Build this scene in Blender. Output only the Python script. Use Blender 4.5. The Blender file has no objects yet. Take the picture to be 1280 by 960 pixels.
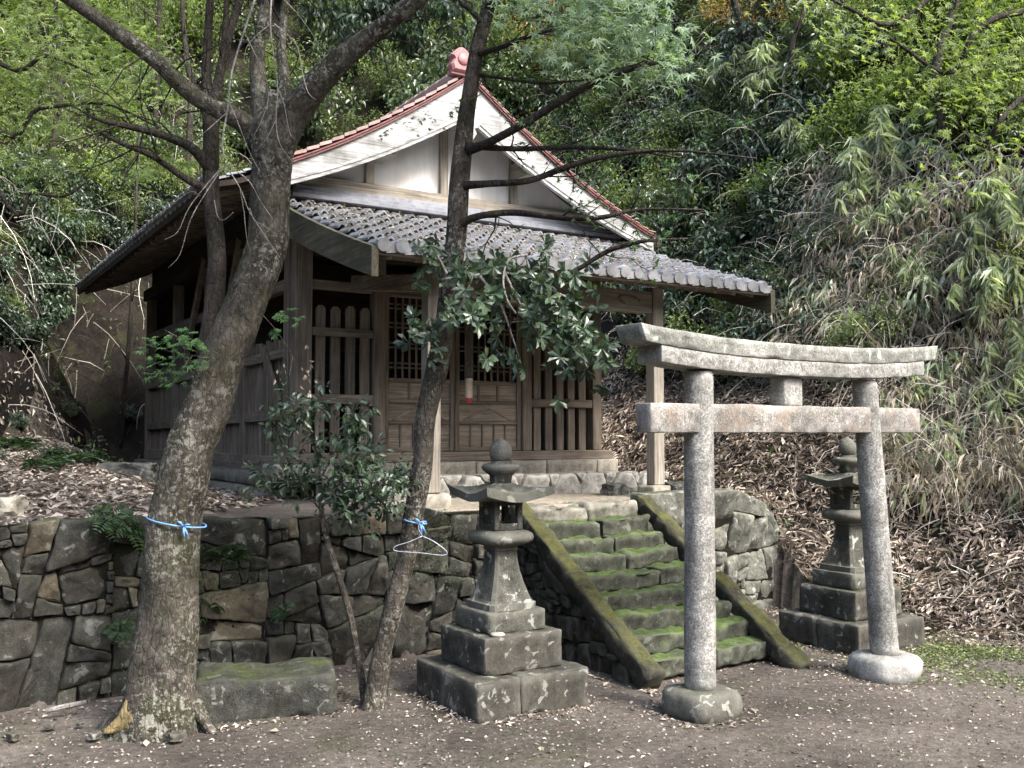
import bpy, bmesh, math, random
import numpy as np
from mathutils import Vector, Matrix, noise as mnoise
R = math.radians
sc = bpy.context.scene
C = sc.collection
random.seed(7)
rng = np.random.default_rng(11)

# ---------------------------------------------------------------- camera
F, CX, CY, HOR, EYE = 1220.0, 640.0, 480.0, 542.0, 1.5
PIT = math.atan((HOR - CY) / F)
cam = bpy.data.cameras.new('camera')
cam.sensor_width = 36.0
cam.lens = 36.0 * F / 1280.0
cam.clip_end = 400
co = bpy.data.objects.new('camera', cam)
C.objects.link(co)
co.location = (0, 0, EYE)
co.rotation_euler = (R(90) + PIT, 0, 0)
sc.camera = co

# ---------------------------------------------------------------- sky and sun
SUN_DIR = Vector((0.62, -0.50, 0.85)).normalized()      # from the scene towards the sun
w = bpy.data.worlds.new('World')
sc.world = w
w.use_nodes = True
nt = w.node_tree
bg = nt.nodes['Background']
sky = nt.nodes.new('ShaderNodeTexSky')
sky.sky_type = 'NISHITA'
sky.sun_disc = False
sky.sun_elevation = math.asin(SUN_DIR.z)
sky.sun_rotation = math.atan2(SUN_DIR.x, SUN_DIR.y)
sky.air_density = 1.0
sky.dust_density = 3.5
sky.ozone_density = 0.8
nt.links.new(sky.outputs[0], bg.inputs[0])
bg.inputs[1].default_value = 0.15
sd = bpy.data.lights.new('sun', 'SUN')
sd.energy = 1.5
sd.angle = R(16)
sd.color = (1.0, 0.98, 0.95)
so = bpy.data.objects.new('sun', sd)
C.objects.link(so)
so.rotation_euler = SUN_DIR.to_track_quat('Z', 'Y').to_euler()
sc.view_settings.view_transform = 'Standard'
sc.view_settings.look = 'None'
sc.view_settings.gamma = 1.0
sc.view_settings.exposure = 2.2
sc.cycles.max_bounces = 8
sc.cycles.diffuse_bounces = 6
sc.cycles.transparent_max_bounces = 4

# ---------------------------------------------------------------- the site frame: a runs along the shrine front, b away from the viewer
TH = R(32)
U = Vector((math.cos(TH), math.sin(TH), 0))
V = Vector((-math.sin(TH), math.cos(TH), 0))
C0 = Vector((0.298, 7.735, 0))
def SW(a, b, z=0.0):
    return C0 + U * a + V * b + Vector((0, 0, z))
def AB(X, Y):                                   # world arrays to site coordinates
    dx, dy = X - C0.x, Y - C0.y
    return dx * U.x + dy * U.y, dx * V.x + dy * V.y
def W(px, py, Y):                               # a point of the place seen along a known direction at a known distance
    x, up = (px - CX) / F, (CY - py) / F
    yw = math.cos(PIT) - up * math.sin(PIT)
    zw = math.sin(PIT) + up * math.cos(PIT)
    t = Y / yw
    return Vector((x * t, Y, EYE + zw * t))

# ---------------------------------------------------------------- mesh helpers
def mesh_np(name, verts, faces, smooth=False, attrs=None):
    """verts (n,3); faces: list of (m,k) int arrays"""
    me = bpy.data.meshes.new(name)
    verts = np.asarray(verts, dtype=np.float32)
    me.vertices.add(len(verts))
    me.vertices.foreach_set('co', verts.ravel())
    loops = np.concatenate([f.ravel() for f in faces]).astype(np.int32)
    tot = np.concatenate([np.full(len(f), f.shape[1], dtype=np.int32) for f in faces])
    start = np.concatenate([[0], np.cumsum(tot)[:-1]]).astype(np.int32)
    me.loops.add(len(loops))
    me.polygons.add(len(tot))
    me.polygons.foreach_set('loop_start', start)
    me.loops.foreach_set('vertex_index', loops)
    me.polygons.foreach_set('use_smooth', np.full(len(tot), smooth))
    if attrs:
        for k, v in attrs.items():
            at = me.attributes.new(k, 'FLOAT', 'POINT')
            at.data.foreach_set('value', np.asarray(v, dtype=np.float32))
    me.update(calc_edges=True)
    me.validate()
    return me

class MB:
    def __init__(s):
        s.v = []
        s.f = []
        s.smooth = False
    def add(s, vs, fs):
        o = len(s.v)
        s.v += [tuple(p) for p in vs]
        s.f += [tuple(i + o for i in f) for f in fs]
        return s
    def box(s, x0, x1, y0, y1, z0, z1, bev=0.004):
        """chamfered box along the axes"""
        c = ((x0 + x1) / 2, (y0 + y1) / 2, (z0 + z1) / 2)
        h = (abs(x1 - x0) / 2, abs(y1 - y0) / 2, abs(z1 - z0) / 2)
        return s.obox(c, h, Matrix.Identity(3), bev)
    def obox(s, c, h, M, bev=0.004):
        b = min(bev, min(h) * 0.45)
        vs = []
        idx = {}
        for sx in (-1, 1):
            for sy in (-1, 1):
                for sz in (-1, 1):
                    for ax in range(3):
                        p = [sx * (h[0] - b), sy * (h[1] - b), sz * (h[2] - b)]
                        p[ax] = (sx, sy, sz)[ax] * h[ax]
                        idx[(sx, sy, sz, ax)] = len(vs)
                        vs.append(Vector(c) + M @ Vector(p))
        fs = []
        g = lambda sx, sy, sz, ax: idx[(sx, sy, sz, ax)]
        for sg in (-1, 1):
            fs.append([g(sg, -1, -1, 0), g(sg, 1, -1, 0), g(sg, 1, 1, 0), g(sg, -1, 1, 0)][::sg])
            fs.append([g(-1, sg, -1, 1), g(-1, sg, 1, 1), g(1, sg, 1, 1), g(1, sg, -1, 1)][::sg])
            fs.append([g(-1, -1, sg, 2), g(1, -1, sg, 2), g(1, 1, sg, 2), g(-1, 1, sg, 2)][::sg])
        for p in (-1, 1):
            for q in (-1, 1):
                fs.append([g(-1, p, q, 1), g(1, p, q, 1), g(1, p, q, 2), g(-1, p, q, 2)][::(p * q)])
                fs.append([g(p, -1, q, 2), g(p, 1, q, 2), g(p, 1, q, 0), g(p, -1, q, 0)][::(p * q)])
                fs.append([g(p, q, -1, 0), g(p, q, 1, 0), g(p, q, 1, 1), g(p, q, -1, 1)][::(p * q)])
        for sx in (-1, 1):
            for sy in (-1, 1):
                for sz in (-1, 1):
                    fs.append([g(sx, sy, sz, 0), g(sx, sy, sz, 1), g(sx, sy, sz, 2)][::(sx * sy * sz)])
        return s.add(vs, fs)
    def bar(s, p0, p1, wid, hei, bev=0.004, up=(0, 0, 1)):
        """rectangular beam from p0 to p1; hei measured along up"""
        p0, p1 = Vector(p0), Vector(p1)
        d = (p1 - p0)
        L = d.length
        x = d.normalized()
        y = Vector(up).cross(x).normalized()
        z = x.cross(y)
        M = Matrix((x, y, z)).transposed()
        return s.obox((p0 + p1) / 2, (L / 2, wid / 2, hei / 2), M, bev)
    def tube(s, pts, rad, n=8, jit=0.0, cap=True, seed=0, rough=0.0):
        pts = [Vector(p) for p in pts]
        k = len(pts)
        base = len(s.v)
        ref = Vector((0.3, 1, 0.2)).normalized()
        for i, p in enumerate(pts):
            t = (pts[min(i + 1, k - 1)] - pts[max(i - 1, 0)]).normalized()
            x = t.cross(ref)
            if x.length < 0.1:
                x = t.cross(Vector((1, 0, 0)))
            x.normalize()
            y = t.cross(x)
            for j in range(n):
                an = 2 * math.pi * j / n
                r = rad[i] * (1 + (jit * mnoise.noise(Vector((math.cos(an) * 1.1 + seed, math.sin(an) * 1.1, p.z * 2.4 + p.x * 2))) if jit else 0))
                if rough:
                    q = p + x * (math.cos(an) * r) + y * (math.sin(an) * r)
                    v1 = mnoise.noise(Vector((q.x * 8, q.y * 8, q.z * 1.6)))
                    v2 = mnoise.noise(Vector((q.x * 34, q.y * 34, q.z * 5)))
                    v3 = mnoise.noise(q * 60)
                    r *= 1 + rough * (v1 * .6 + (.4 - abs(v2)) * .5 + v3 * .16)
                s.v.append(tuple(p + x * (math.cos(an) * r) + y * (math.sin(an) * r)))
        for i in range(k - 1):
            for j in range(n):
                a = base + i * n + j
                b = base + i * n + (j + 1) % n
                s.f.append((a, b, b + n, a + n))
        if cap:
            s.f.append(tuple(base + j for j in range(n))[::-1])
            s.f.append(tuple(base + (k - 1) * n + j for j in range(n)))
        return s
    def mesh(s, name, origin=(0, 0, 0)):
        me = bpy.data.meshes.new(name)
        ox, oy, oz = origin
        me.from_pydata([(x - ox, y - oy, z - oz) for x, y, z in s.v], [], s.f)
        if s.smooth:
            me.polygons.foreach_set('use_smooth', [True] * len(me.polygons))
        me.update()
        return me

def smooth_path(pts, rad, n):
    """Catmull-Rom through the points"""
    P = [Vector(p) for p in pts]
    P = [P[0] * 2 - P[1]] + P + [P[-1] * 2 - P[-2]]
    r = [rad[0]] + list(rad) + [rad[-1]]
    op, orr = [], []
    for i in range(1, len(P) - 2):
        for k in range(n):
            t = k / n
            a, b, c, d = P[i - 1], P[i], P[i + 1], P[i + 2]
            op.append(0.5 * ((2 * b) + (c - a) * t + (2 * a - 5 * b + 4 * c - d) * t * t + (3 * b - a - 3 * c + d) * t ** 3))
            orr.append(r[i] * (1 - t) + r[i + 1] * t)
    op.append(P[-2]); orr.append(r[-2])
    return op, orr

def rough_block(hx, hy, hz, res=0.06, bev=0.02, amp=0.008, seed=0, fscale=6.0, warp=None, chip=1.6):
    """rounded block with an uneven surface, centred on the origin"""
    def lin(h):
        b_ = min(bev, h * .4)
        k_ = max(1, int(round(2 * (h - b_) / res)))
        return [-h] + [-h + b_ + 2 * (h - b_) * i / k_ for i in range(k_ + 1)] + [h]
    LX, LY, LZ = lin(hx), lin(hy), lin(hz)
    nx, ny, nz = len(LX) - 1, len(LY) - 1, len(LZ) - 1
    vid = {}
    vs, fs = [], []
    def vert(i, j, k):
        key = (i, j, k)
        if key in vid:
            return vid[key]
        p = Vector((LX[i], LY[j], LZ[k]))
        q = Vector((max(-hx + bev, min(hx - bev, p.x)), max(-hy + bev, min(hy - bev, p.y)), max(-hz + bev, min(hz - bev, p.z))))
        d = p - q
        edge = sum(abs(c) > 1e-6 for c in d) >= 2
        if d.length > 1e-9:
            d.normalize()
        n = d if d.length > 0 else Vector((0, 0, 1))
        p = q + d * bev
        s1 = Vector((seed * 3.7, seed * 1.3, seed * 2.1))
        a = amp * mnoise.noise(p * fscale + s1) + amp * 0.5 * mnoise.noise(p * fscale * 2.7 + s1)
        p = p + n * a
        if edge:
            p = p - n * (max(0, mnoise.noise(p * 11 + s1) + .12) * bev * chip)
        if warp:
            p = warp(p)
        vid[key] = len(vs)
        vs.append(tuple(p))
        return vid[key]
    for i in range(nx):
        for j in range(ny):
            for k, fl in ((0, 1), (nz, 0)):
                q = [vert(i, j, k), vert(i + 1, j, k), vert(i + 1, j + 1, k), vert(i, j + 1, k)]
                fs.append(q[::-1] if fl else q)
    for i in range(nx):
        for k in range(nz):
            for j, fl in ((0, 0), (ny, 1)):
                q = [vert(i, j, k), vert(i + 1, j, k), vert(i + 1, j, k + 1), vert(i, j, k + 1)]
                fs.append(q[::-1] if fl else q)
    for j in range(ny):
        for k in range(nz):
            for i, fl in ((0, 1), (nx, 0)):
                q = [vert(i, j, k), vert(i, j + 1, k), vert(i, j + 1, k + 1), vert(i, j, k + 1)]
                fs.append(q[::-1] if fl else q)
    m = MB()
    m.v, m.f, m.smooth = vs, fs, True
    return m

def lathe(prof, n=24, sx=1.0, jit=0.0, seed=0):
    """prof: list of (radius, z)"""
    m = MB()
    m.smooth = True
    for i, (r, z) in enumerate(prof):
        for j in range(n):
            an = 2 * math.pi * j / n
            rr = r * (1 + jit * mnoise.noise(Vector((math.cos(an) * 2 + seed, math.sin(an) * 2, z * 9))))
            m.v.append((math.cos(an) * rr * sx, math.sin(an) * rr, z))
    for i in range(len(prof) - 1):
        for j in range(n):
            a, b = i * n + j, i * n + (j + 1) % n
            m.f.append((a, b, b + n, a + n))
    m.f.append(tuple(range(n))[::-1])
    m.f.append(tuple((len(prof) - 1) * n + j for j in range(n)))
    return m

def obj(name, me, mat, parent=None, loc=None, **props):
    if isinstance(me, MB):
        me = me.mesh(name)
    o = bpy.data.objects.new(name, me)
    C.objects.link(o)
    if mat is not None and len(me.materials) == 0:
        me.materials.append(mat)
    if parent is not None:
        o.parent = parent
    if loc is not None:
        o.location = loc
    for k, v in props.items():
        o[k] = v
    return o

def tag(o, label=None, cat=None, group=None, kind=None):
    if label: o['label'] = label
    if cat: o['category'] = cat
    if group: o['group'] = group
    if kind: o['kind'] = kind
    return o

def thing(name, label, cat, loc=(0, 0, 0), rz=TH, group=None):
    o = bpy.data.objects.new(name, None)
    o.empty_display_size = 0.2
    C.objects.link(o)
    o.location = loc
    o.rotation_euler = (0, 0, rz)
    return tag(o, label, cat, group)

KIDS = {}
def copy_tree(o, parent=None):
    c = o.copy()
    C.objects.link(c)
    if parent is not None:
        c.parent = parent
    for ch in [x for x in C.objects if x.parent == o]:
        copy_tree(ch, c)
    return c

# ---------------------------------------------------------------- leaves: many small faces joined into one mesh
def T_fold(w=0.5, at=0.45):      # two triangles folded on the midrib
    return np.array([(0, 0, 0), (at, w, .12), (1, 0, -.08), (at, -w, .12)], float), [np.array([(0, 2, 1), (0, 3, 2)])]
def T_leaf():                    # broad leaf, four faces
    return (np.array([(0, 0, 0), (.28, .40, .07), (.68, .40, .05), (1, 0, -.12), (.68, -.40, .05), (.28, -.40, .07), (.5, 0, 0.0)], float),
            [np.array([(0, 6, 1), (1, 6, 2), (2, 6, 3), (0, 5, 6), (5, 4, 6), (4, 3, 6)])])
def T_maple():
    pts = [(0, 0, 0)]
    angs = [-130, -78, -38, 0, 38, 78, 130]
    lens = [.42, .72, .92, 1.0, .92, .72, .42]
    out = []
    for i, (a, l) in enumerate(zip(angs, lens)):
        out.append((math.cos(R(a)) * l, math.sin(R(a)) * l, -.10 * l))
        if i < 6:
            m = (a + angs[i + 1]) / 2
            out.append((math.cos(R(m)) * .30, math.sin(R(m)) * .30, .03))
    pts += [(0.0 + x, y, z) for x, y, z in out]
    n = len(out)
    return np.array(pts, float), [np.array([(0, 1 + i, 2 + i) for i in range(n - 1)])]
def T_obov():                    # leaf broadest towards its tip
    return (np.array([(0, 0, 0), (.35, .25, .05), (.72, .48, .04), (1, 0, -.10), (.72, -.48, .04), (.35, -.25, .05), (.6, 0, -.02)], float),
            [np.array([(0, 6, 1), (1, 6, 2), (2, 6, 3), (0, 5, 6), (5, 4, 6), (4, 3, 6)])])
TO = T_obov()
TF, TB, TM = T_fold(), T_leaf(), T_maple()
TL = T_fold(0.5, 0.35)

def unit(a):
    return a / np.maximum(np.linalg.norm(a, axis=1, keepdims=True), 1e-9)

def leaf_arrays(pos, axis, nrm, L, Wd, tpl):
    T, F0 = tpl
    axis = unit(axis)
    nrm = nrm - (nrm * axis).sum(1, keepdims=True) * axis
    nrm = unit(nrm)
    side = np.cross(nrm, axis)
    L = np.broadcast_to(np.asarray(L, float), (len(pos),))
    Wd = np.broadcast_to(np.asarray(Wd, float), (len(pos),))
    v = (pos[:, None, :] + axis[:, None, :] * (T[None, :, 0:1] * L[:, None, None])
         + side[:, None, :] * (T[None, :, 1:2] * Wd[:, None, None])
         + nrm[:, None, :] * (T[None, :, 2:3] * L[:, None, None]))
    k = len(T)
    off = (np.arange(len(pos)) * k)[:, None, None]
    f = [(f0[None] + off).reshape(-1, f0.shape[1]) for f0 in F0]
    return v.reshape(-1, 3), f, k

def leaf_mesh(name, parts, rnd=None):
    """parts: list of (pos, axis, nrm, L, W, tpl[, shade])"""
    VV, FF, AA, o = [], [], [], 0
    for p in parts:
        v, f, k = leaf_arrays(*p[:6])
        VV.append(v)
        FF += [x + o for x in f]
        r = rng.random(len(p[0])) if len(p) < 7 else p[6]
        AA.append(np.repeat(r, k))
        o += len(v)
    return mesh_np(name, np.concatenate(VV), FF, False, {'rnd': np.concatenate(AA)})

def rand_dir(n):
    return unit(rng.normal(size=(n, 3)))
# ---------------------------------------------------------------- materials
def newmat(name):
    m = bpy.data.materials.new(name)
    m.use_nodes = True
    n = m.node_tree
    b = n.nodes['Principled BSDF']
    return m, n, b
def node(n, t, **kw):
    x = n.nodes.new(t)
    for k, v in kw.items():
        if k.startswith('i_'):
            x.inputs[int(k[2:])].default_value = v
        else:
            setattr(x, k, v)
    return x
def noise(n, vec, scale, detail=6, rough=0.6, dist=0.0):
    x = n.nodes.new('ShaderNodeTexNoise')
    x.inputs['Scale'].default_value = scale
    x.inputs['Detail'].default_value = detail
    x.inputs['Roughness'].default_value = rough
    x.inputs['Distortion'].default_value = dist
    if vec: n.links.new(vec, x.inputs['Vector'])
    return x.outputs[0]
def ramp(n, fac, stops, interp='LINEAR'):
    x = n.nodes.new('ShaderNodeValToRGB')
    x.color_ramp.interpolation = interp
    el = x.color_ramp.elements
    while len(el) < len(stops):
        el.new(0.5)
    for e, (p, c) in zip(el, stops):
        e.position = p
        if not isinstance(c, (tuple, list)): c = (c, c, c)
        e.color = (*c, 1)
    n.links.new(fac, x.inputs[0])
    return x.outputs[0]
def mix(n, fac, a, b, mode='MIX'):
    x = n.nodes.new('ShaderNodeMix')
    x.data_type = 'RGBA'
    x.blend_type = mode
    for s, v in ((0, fac), (6, a), (7, b)):
        if hasattr(v, 'node'):
            n.links.new(v, x.inputs[s])
        elif s == 0:
            x.inputs[0].default_value = v
        else:
            x.inputs[s].default_value = (*v, 1) if len(v) == 3 else v
    return x.outputs[2]
def math_(n, op, a, b=None, clamp=False):
    x = n.nodes.new('ShaderNodeMath')
    x.operation = op
    x.use_clamp = clamp
    for i, v in enumerate((a, b)):
        if v is None: continue
        if hasattr(v, 'node'): n.links.new(v, x.inputs[i])
        else: x.inputs[i].default_value = v
    return x.outputs[0]
def bump(n, b, hgt, strength=0.5, dist=0.01, prev=None):
    x = n.nodes.new('ShaderNodeBump')
    x.inputs['Strength'].default_value = strength
    x.inputs['Distance'].default_value = dist
    n.links.new(hgt, x.inputs['Height'])
    if prev: n.links.new(prev, x.inputs['Normal'])
    n.links.new(x.outputs[0], b.inputs['Normal'])
    return x.outputs[0]
def coords(n, scl=(1, 1, 1), kind='Object', per_obj=True):
    tc = n.nodes.new('ShaderNodeTexCoord')
    mp = n.nodes.new('ShaderNodeMapping')
    mp.inputs['Scale'].default_value = scl
    n.links.new(tc.outputs[kind], mp.inputs['Vector'])
    if per_obj:
        oi = n.nodes.new('ShaderNodeObjectInfo')
        mu = n.nodes.new('ShaderNodeVectorMath')
        mu.operation = 'SCALE'
        mu.inputs[0].default_value = (17.3, 9.1, 5.7)
        n.links.new(oi.outputs['Random'], mu.inputs['Scale'])
        n.links.new(mu.outputs[0], mp.inputs['Location'])
    return mp.outputs[0]
def obj_rnd(n):
    return n.nodes.new('ShaderNodeObjectInfo').outputs['Random']
def up_fac(n):
    g = n.nodes.new('ShaderNodeNewGeometry')
    s = n.nodes.new('ShaderNodeSeparateXYZ')
    n.links.new(g.outputs['Normal'], s.inputs[0])
    return s.outputs[2]

def stone_mat(name, dark, light, moss=0.3, mosscol=((0.035, 0.05, 0.012), (0.10, 0.13, 0.03)), lichen=0.2, speck=0.5, scale=1.0, var=0.35, rust=0.0, bumpd=0.008, earth=0.0, mosstop=0.55, edge=0.45, streak=0.5, sun_tint=False, gs=160, gc=0.22):
    m, n, b = newmat(name)
    c = coords(n)
    big = noise(n, c, 3.5 * scale, 8, 0.65)
    col = ramp(n, big, [(0.3, dark), (0.72, light)])
    fine = noise(n, c, gs * scale, 3, 0.7)
    col = mix(n, speck, col, ramp(n, fine, [(0.38, gc), (0.48, 0.75), (0.64, 1.8)]), 'MULTIPLY')
    med = noise(n, c, 22 * scale, 8, 0.7)
    col = mix(n, 0.8, col, ramp(n, med, [(0.3, 0.35), (0.7, 1.5)]), 'MULTIPLY')
    # per-stone value
    r = obj_rnd(n)
    col = mix(n, var, col, ramp(n, r, [(0.0, 0.35), (0.5, 0.9), (1.0, 1.7)]), 'MULTIPLY')
    if sun_tint:  # a few stones coloured yellowish as if sun fell on them
        col = mix(n, ramp(n, r, [(0.90, 0.0), (0.93, 0.55)]), col, mix(n, .8, (0.17, 0.14, 0.088), ramp(n, med, [(0.3, 0.45), (0.7, 1.4)]), 'MULTIPLY'))
    if rust:
        rn = noise(n, c, 5, 6, 0.6)
        col = mix(n, ramp(n, rn, [(0.52, 0.0), (0.62, rust)]), col, (0.17, 0.105, 0.065))
    if lichen:
        ln = noise(n, c, 14 * scale, 5, 0.55, 0.6)
        col = mix(n, ramp(n, ln, [(0.60, 0.0), (0.645, lichen)]), col, (0.48, 0.50, 0.44))
    if earth:
        en = noise(n, c, 2.2, 6, 0.65)
        col = mix(n, ramp(n, en, [(0.45, 0.0), (0.62, earth)]), col, (0.040, 0.032, 0.023))
    if moss:
        up = up_fac(n)
        mn = noise(n, c, 4.0 * scale, 10, 0.78)
        mf = noise(n, c, 38.0, 6, 0.75)
        f = math_(n, 'ADD', math_(n, 'MULTIPLY', up, mosstop * 0.35), math_(n, 'ADD', math_(n, 'MULTIPLY', mn, .8), math_(n, 'MULTIPLY', mf, .35)))
        f = ramp(n, f, [(0.88 - 0.40 * moss, 0.0), (1.02 - 0.40 * moss, min(1.0, 0.3 + moss))])
        fine2 = noise(n, c, 70, 6, 0.75)
        patch = noise(n, c, 2.6, 4, 0.6)
        mc = ramp(n, math_(n, 'ADD', math_(n, 'MULTIPLY', fine2, .5), math_(n, 'MULTIPLY', patch, .5)), [(0.38, mosscol[0]), (0.62, mosscol[1])])
        col = mix(n, f, col, mc)
    if streak:
        sk = noise(n, coords(n, (9, 9, .9)), 1.6, 8, 0.7)
        col = mix(n, streak, col, ramp(n, sk, [(0.36, 0.38), (0.58, 1.12)]), 'MULTIPLY')
    # pale worn edges and dust on upper faces
    ge = n.nodes.new('ShaderNodeNewGeometry')
    pe = ramp(n, ge.outputs['Pointiness'], [(0.50, 0.0), (0.56, edge)])
    col = mix(n, pe, col, tuple(min(1, v * 1.5) for v in light))
    n.links.new(col, b.inputs['Base Color'])
    b.inputs['Roughness'].default_value = 0.92
    b.inputs['Specular IOR Level'].default_value = 0.25
    h = math_(n, 'ADD', math_(n, 'MULTIPLY', med, 1.0), math_(n, 'MULTIPLY', fine, 0.35))
    bump(n, b, h, 0.8, bumpd)
    return m

def wood_mat(name, dark, light, axis=2, scale=1.0, wear=0.3, wearcol=(0.36, 0.33, 0.29), var=0.3, bumpd=0.004, stain=0.0):
    m, n, b = newmat(name)
    s = [26, 26, 26]
    s[axis] = 1.3
    c = coords(n, tuple(x * scale for x in s))
    c1 = coords(n, (1, 1, 1))
    g = noise(n, c, 1.0, 8, 0.65, 0.8)
    col = ramp(n, g, [(0.25, dark), (0.55, tuple((a + b2) / 2 for a, b2 in zip(dark, light))), (0.8, light)])
    s2 = [110, 110, 110]
    s2[axis] = 3
    fi = noise(n, coords(n, tuple(s2)), 1.0, 3, 0.6)
    col = mix(n, 0.7, col, ramp(n, fi, [(0.3, 0.4), (0.7, 1.45)]), 'MULTIPLY')
    bn = noise(n, c1, 2.8, 6, 0.6)
    col = mix(n, 0.6, col, ramp(n, bn, [(0.3, 0.55), (0.7, 1.35)]), 'MULTIPLY')
    col = mix(n, var, col, ramp(n, obj_rnd(n), [(0, 0.5), (1, 1.5)]), 'MULTIPLY')
    if wear:
        wn = math_(n, 'ADD', math_(n, 'MULTIPLY', noise(n, c1, 4.5, 6, 0.65), 0.7), math_(n, 'MULTIPLY', g, 0.3))
        col = mix(n, ramp(n, wn, [(0.5, 0.0), (0.66, wear)]), col, wearcol)
    if stain:
        sn = noise(n, coords(n, (3, 3, 0.8)), 1.2, 6, 0.65)
        col = mix(n, ramp(n, sn, [(0.48, 0.0), (0.62, stain)]), col, (0.03, 0.035, 0.018))
    n.links.new(col, b.inputs['Base Color'])
    b.inputs['Roughness'].default_value = 0.85
    b.inputs['Specular IOR Level'].default_value = 0.2
    bump(n, b, math_(n, 'ADD', g, math_(n, 'MULTIPLY', fi, 0.5)), 0.7, bumpd)
    return m

def leaf_mat(name, cols, trans=0.35, rough=0.5, spec=0.35, hue=0.0, back=None):
    """cols: colour stops over the per-leaf random value"""
    m, n, b = newmat(name)
    at = node(n, 'ShaderNodeAttribute', attribute_name='rnd')
    k = len(cols)
    col = ramp(n, at.outputs['Fac'], [(i / max(1, k - 1), c) for i, c in enumerate(cols)])
    g = n.nodes.new('ShaderNodeNewGeometry')
    big = noise(n, g.outputs['Position'], 1.3, 4, 0.6)
    col = mix(n, 0.75, col, ramp(n, big, [(0.32, 0.5), (0.68, 1.45)]), 'MULTIPLY')
    fine = noise(n, g.outputs['Position'], 60, 3, 0.6)
    col = mix(n, 0.3, col, ramp(n, fine, [(0.3, 0.5), (0.7, 1.4)]), 'MULTIPLY')
    n.links.new(col, b.inputs['Base Color'])
    b.inputs['Roughness'].default_value = rough
    b.inputs['Specular IOR Level'].default_value = spec
    if trans:
        tr = n.nodes.new('ShaderNodeBsdfTranslucent')
        tcol = mix(n, 1.0, col, (1.25, 1.3, 0.6), 'MULTIPLY')
        n.links.new(tcol, tr.inputs['Color'])
        ms = n.nodes.new('ShaderNodeMixShader')
        ms.inputs[0].default_value = trans
        n.links.new(b.outputs[0], ms.inputs[1])
        n.links.new(tr.outputs[0], ms.inputs[2])
        n.links.new(ms.outputs[0], n.nodes['Material Output'].inputs['Surface'])
    return m

def bark_mat(name, dark, light, lichen=0.4, moss=0.3, vs=0.35, lich=(0.42, 0.42, 0.36)):
    m, n, b = newmat(name)
    c = coords(n, (1, 1, vs), per_obj=False)
    c1 = coords(n, (1, 1, 1), per_obj=False)
    g = noise(n, c, 26, 10, 0.78, 0.5)
    col = ramp(n, g, [(0.32, dark), (0.66, light)])
    big = noise(n, c1, 4.2, 8, 0.7)
    col = mix(n, 0.9, col, ramp(n, big, [(0.32, 0.22), (0.5, .8), (0.68, 1.9)]), 'MULTIPLY')
    if moss:
        mn = noise(n, c1, 3.1, 9, 0.75)
        col = mix(n, ramp(n, mn, [(0.5, 0), (0.62, moss)]), col, (0.035, 0.04, 0.015))
    ln = noise(n, c1, 42, 7, 0.7, 0.2)
    ln3 = noise(n, c1, 13, 6, 0.7, 0.2)
    ln2 = noise(n, c1, 2.3, 4, 0.6)
    f = math_(n, 'ADD', ramp(n, ln, [(0.53, 0.0), (0.58, 1.0)]), ramp(n, ln3, [(0.58, 0.0), (0.60, 0.9)]), True)
    f = math_(n, 'MULTIPLY', f, ramp(n, ln2, [(0.42, 0.12), (0.6, 1.0)]))
    lc = mix(n, 0.7, lich, ramp(n, noise(n, c1, 60, 4, .6), [(.3, .5), (.7, 1.4)]), 'MULTIPLY')
    col = mix(n, math_(n, 'MULTIPLY', f, lichen), col, lc)
    vo = n.nodes.new('ShaderNodeTexVoronoi'); vo.feature = 'DISTANCE_TO_EDGE'
    vo.inputs['Scale'].default_value = 34
    mp = n.nodes.new('ShaderNodeMix'); mp.data_type = 'VECTOR'; mp.inputs[0].default_value = .06
    nn = n.nodes.new('ShaderNodeTexNoise'); nn.inputs['Scale'].default_value = 9; n.links.new(c, nn.inputs['Vector'])
    n.links.new(c, mp.inputs[4]); n.links.new(nn.outputs['Color'], mp.inputs[5]); n.links.new(mp.outputs[1], vo.inputs['Vector'])
    crk = ramp(n, vo.outputs['Distance'], [(0.0, 0.25), (0.10, 1.0)])
    col = mix(n, 0.35, col, crk, 'MULTIPLY')
    n.links.new(col, b.inputs['Base Color'])
    b.inputs['Roughness'].default_value = 0.9
    b.inputs['Specular IOR Level'].default_value = 0.2
    bump(n, b, math_(n, 'ADD', math_(n, 'ADD', g, math_(n, 'MULTIPLY', ln, 0.5)), math_(n, 'MULTIPLY', crk, .35)), 1.0, 0.02)
    return m

M = {}
M['granite'] = stone_mat('granite', (0.10, 0.10, 0.088), (0.31, 0.305, 0.28), gs=95, gc=.26, moss=0.2, lichen=0.35, speck=0.75, rust=0.0, var=0.12, bumpd=0.007, mosstop=0.3)
M['granite_rust'] = stone_mat('granite_rust', (0.10, 0.097, 0.086), (0.28, 0.265, 0.24), gs=95, gc=.26, moss=0.08, lichen=0.3, speck=0.7, rust=0.5, var=0.1, bumpd=0.006, mosstop=0.2)
M['torii_top'] = stone_mat('torii_top', (0.06, 0.065, 0.052), (0.28, 0.28, 0.25), gs=95, gc=.26, moss=0.28, lichen=0.55, speck=0.6, var=0.1, bumpd=0.007)
M['lantern'] = stone_mat('lantern_stone', (0.035, 0.036, 0.029), (0.12, 0.118, 0.098), moss=0.26, lichen=0.55, speck=0.55, var=0.12, bumpd=0.009)
M['lantern_base'] = stone_mat('lantern_base_stone', (0.026, 0.026, 0.021), (0.10, 0.096, 0.080), moss=0.28, lichen=0.45, speck=0.45, var=0.15, bumpd=0.01, earth=0.5)
M['wall_stone'] = stone_mat('wall_stone', (0.016, 0.0168, 0.0135), (0.060, 0.061, 0.051), moss=0.40, lichen=0.25, speck=0.6, var=0.65, bumpd=0.016, earth=0.55, rust=0.0, scale=0.9, edge=.3, sun_tint=True)
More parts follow.
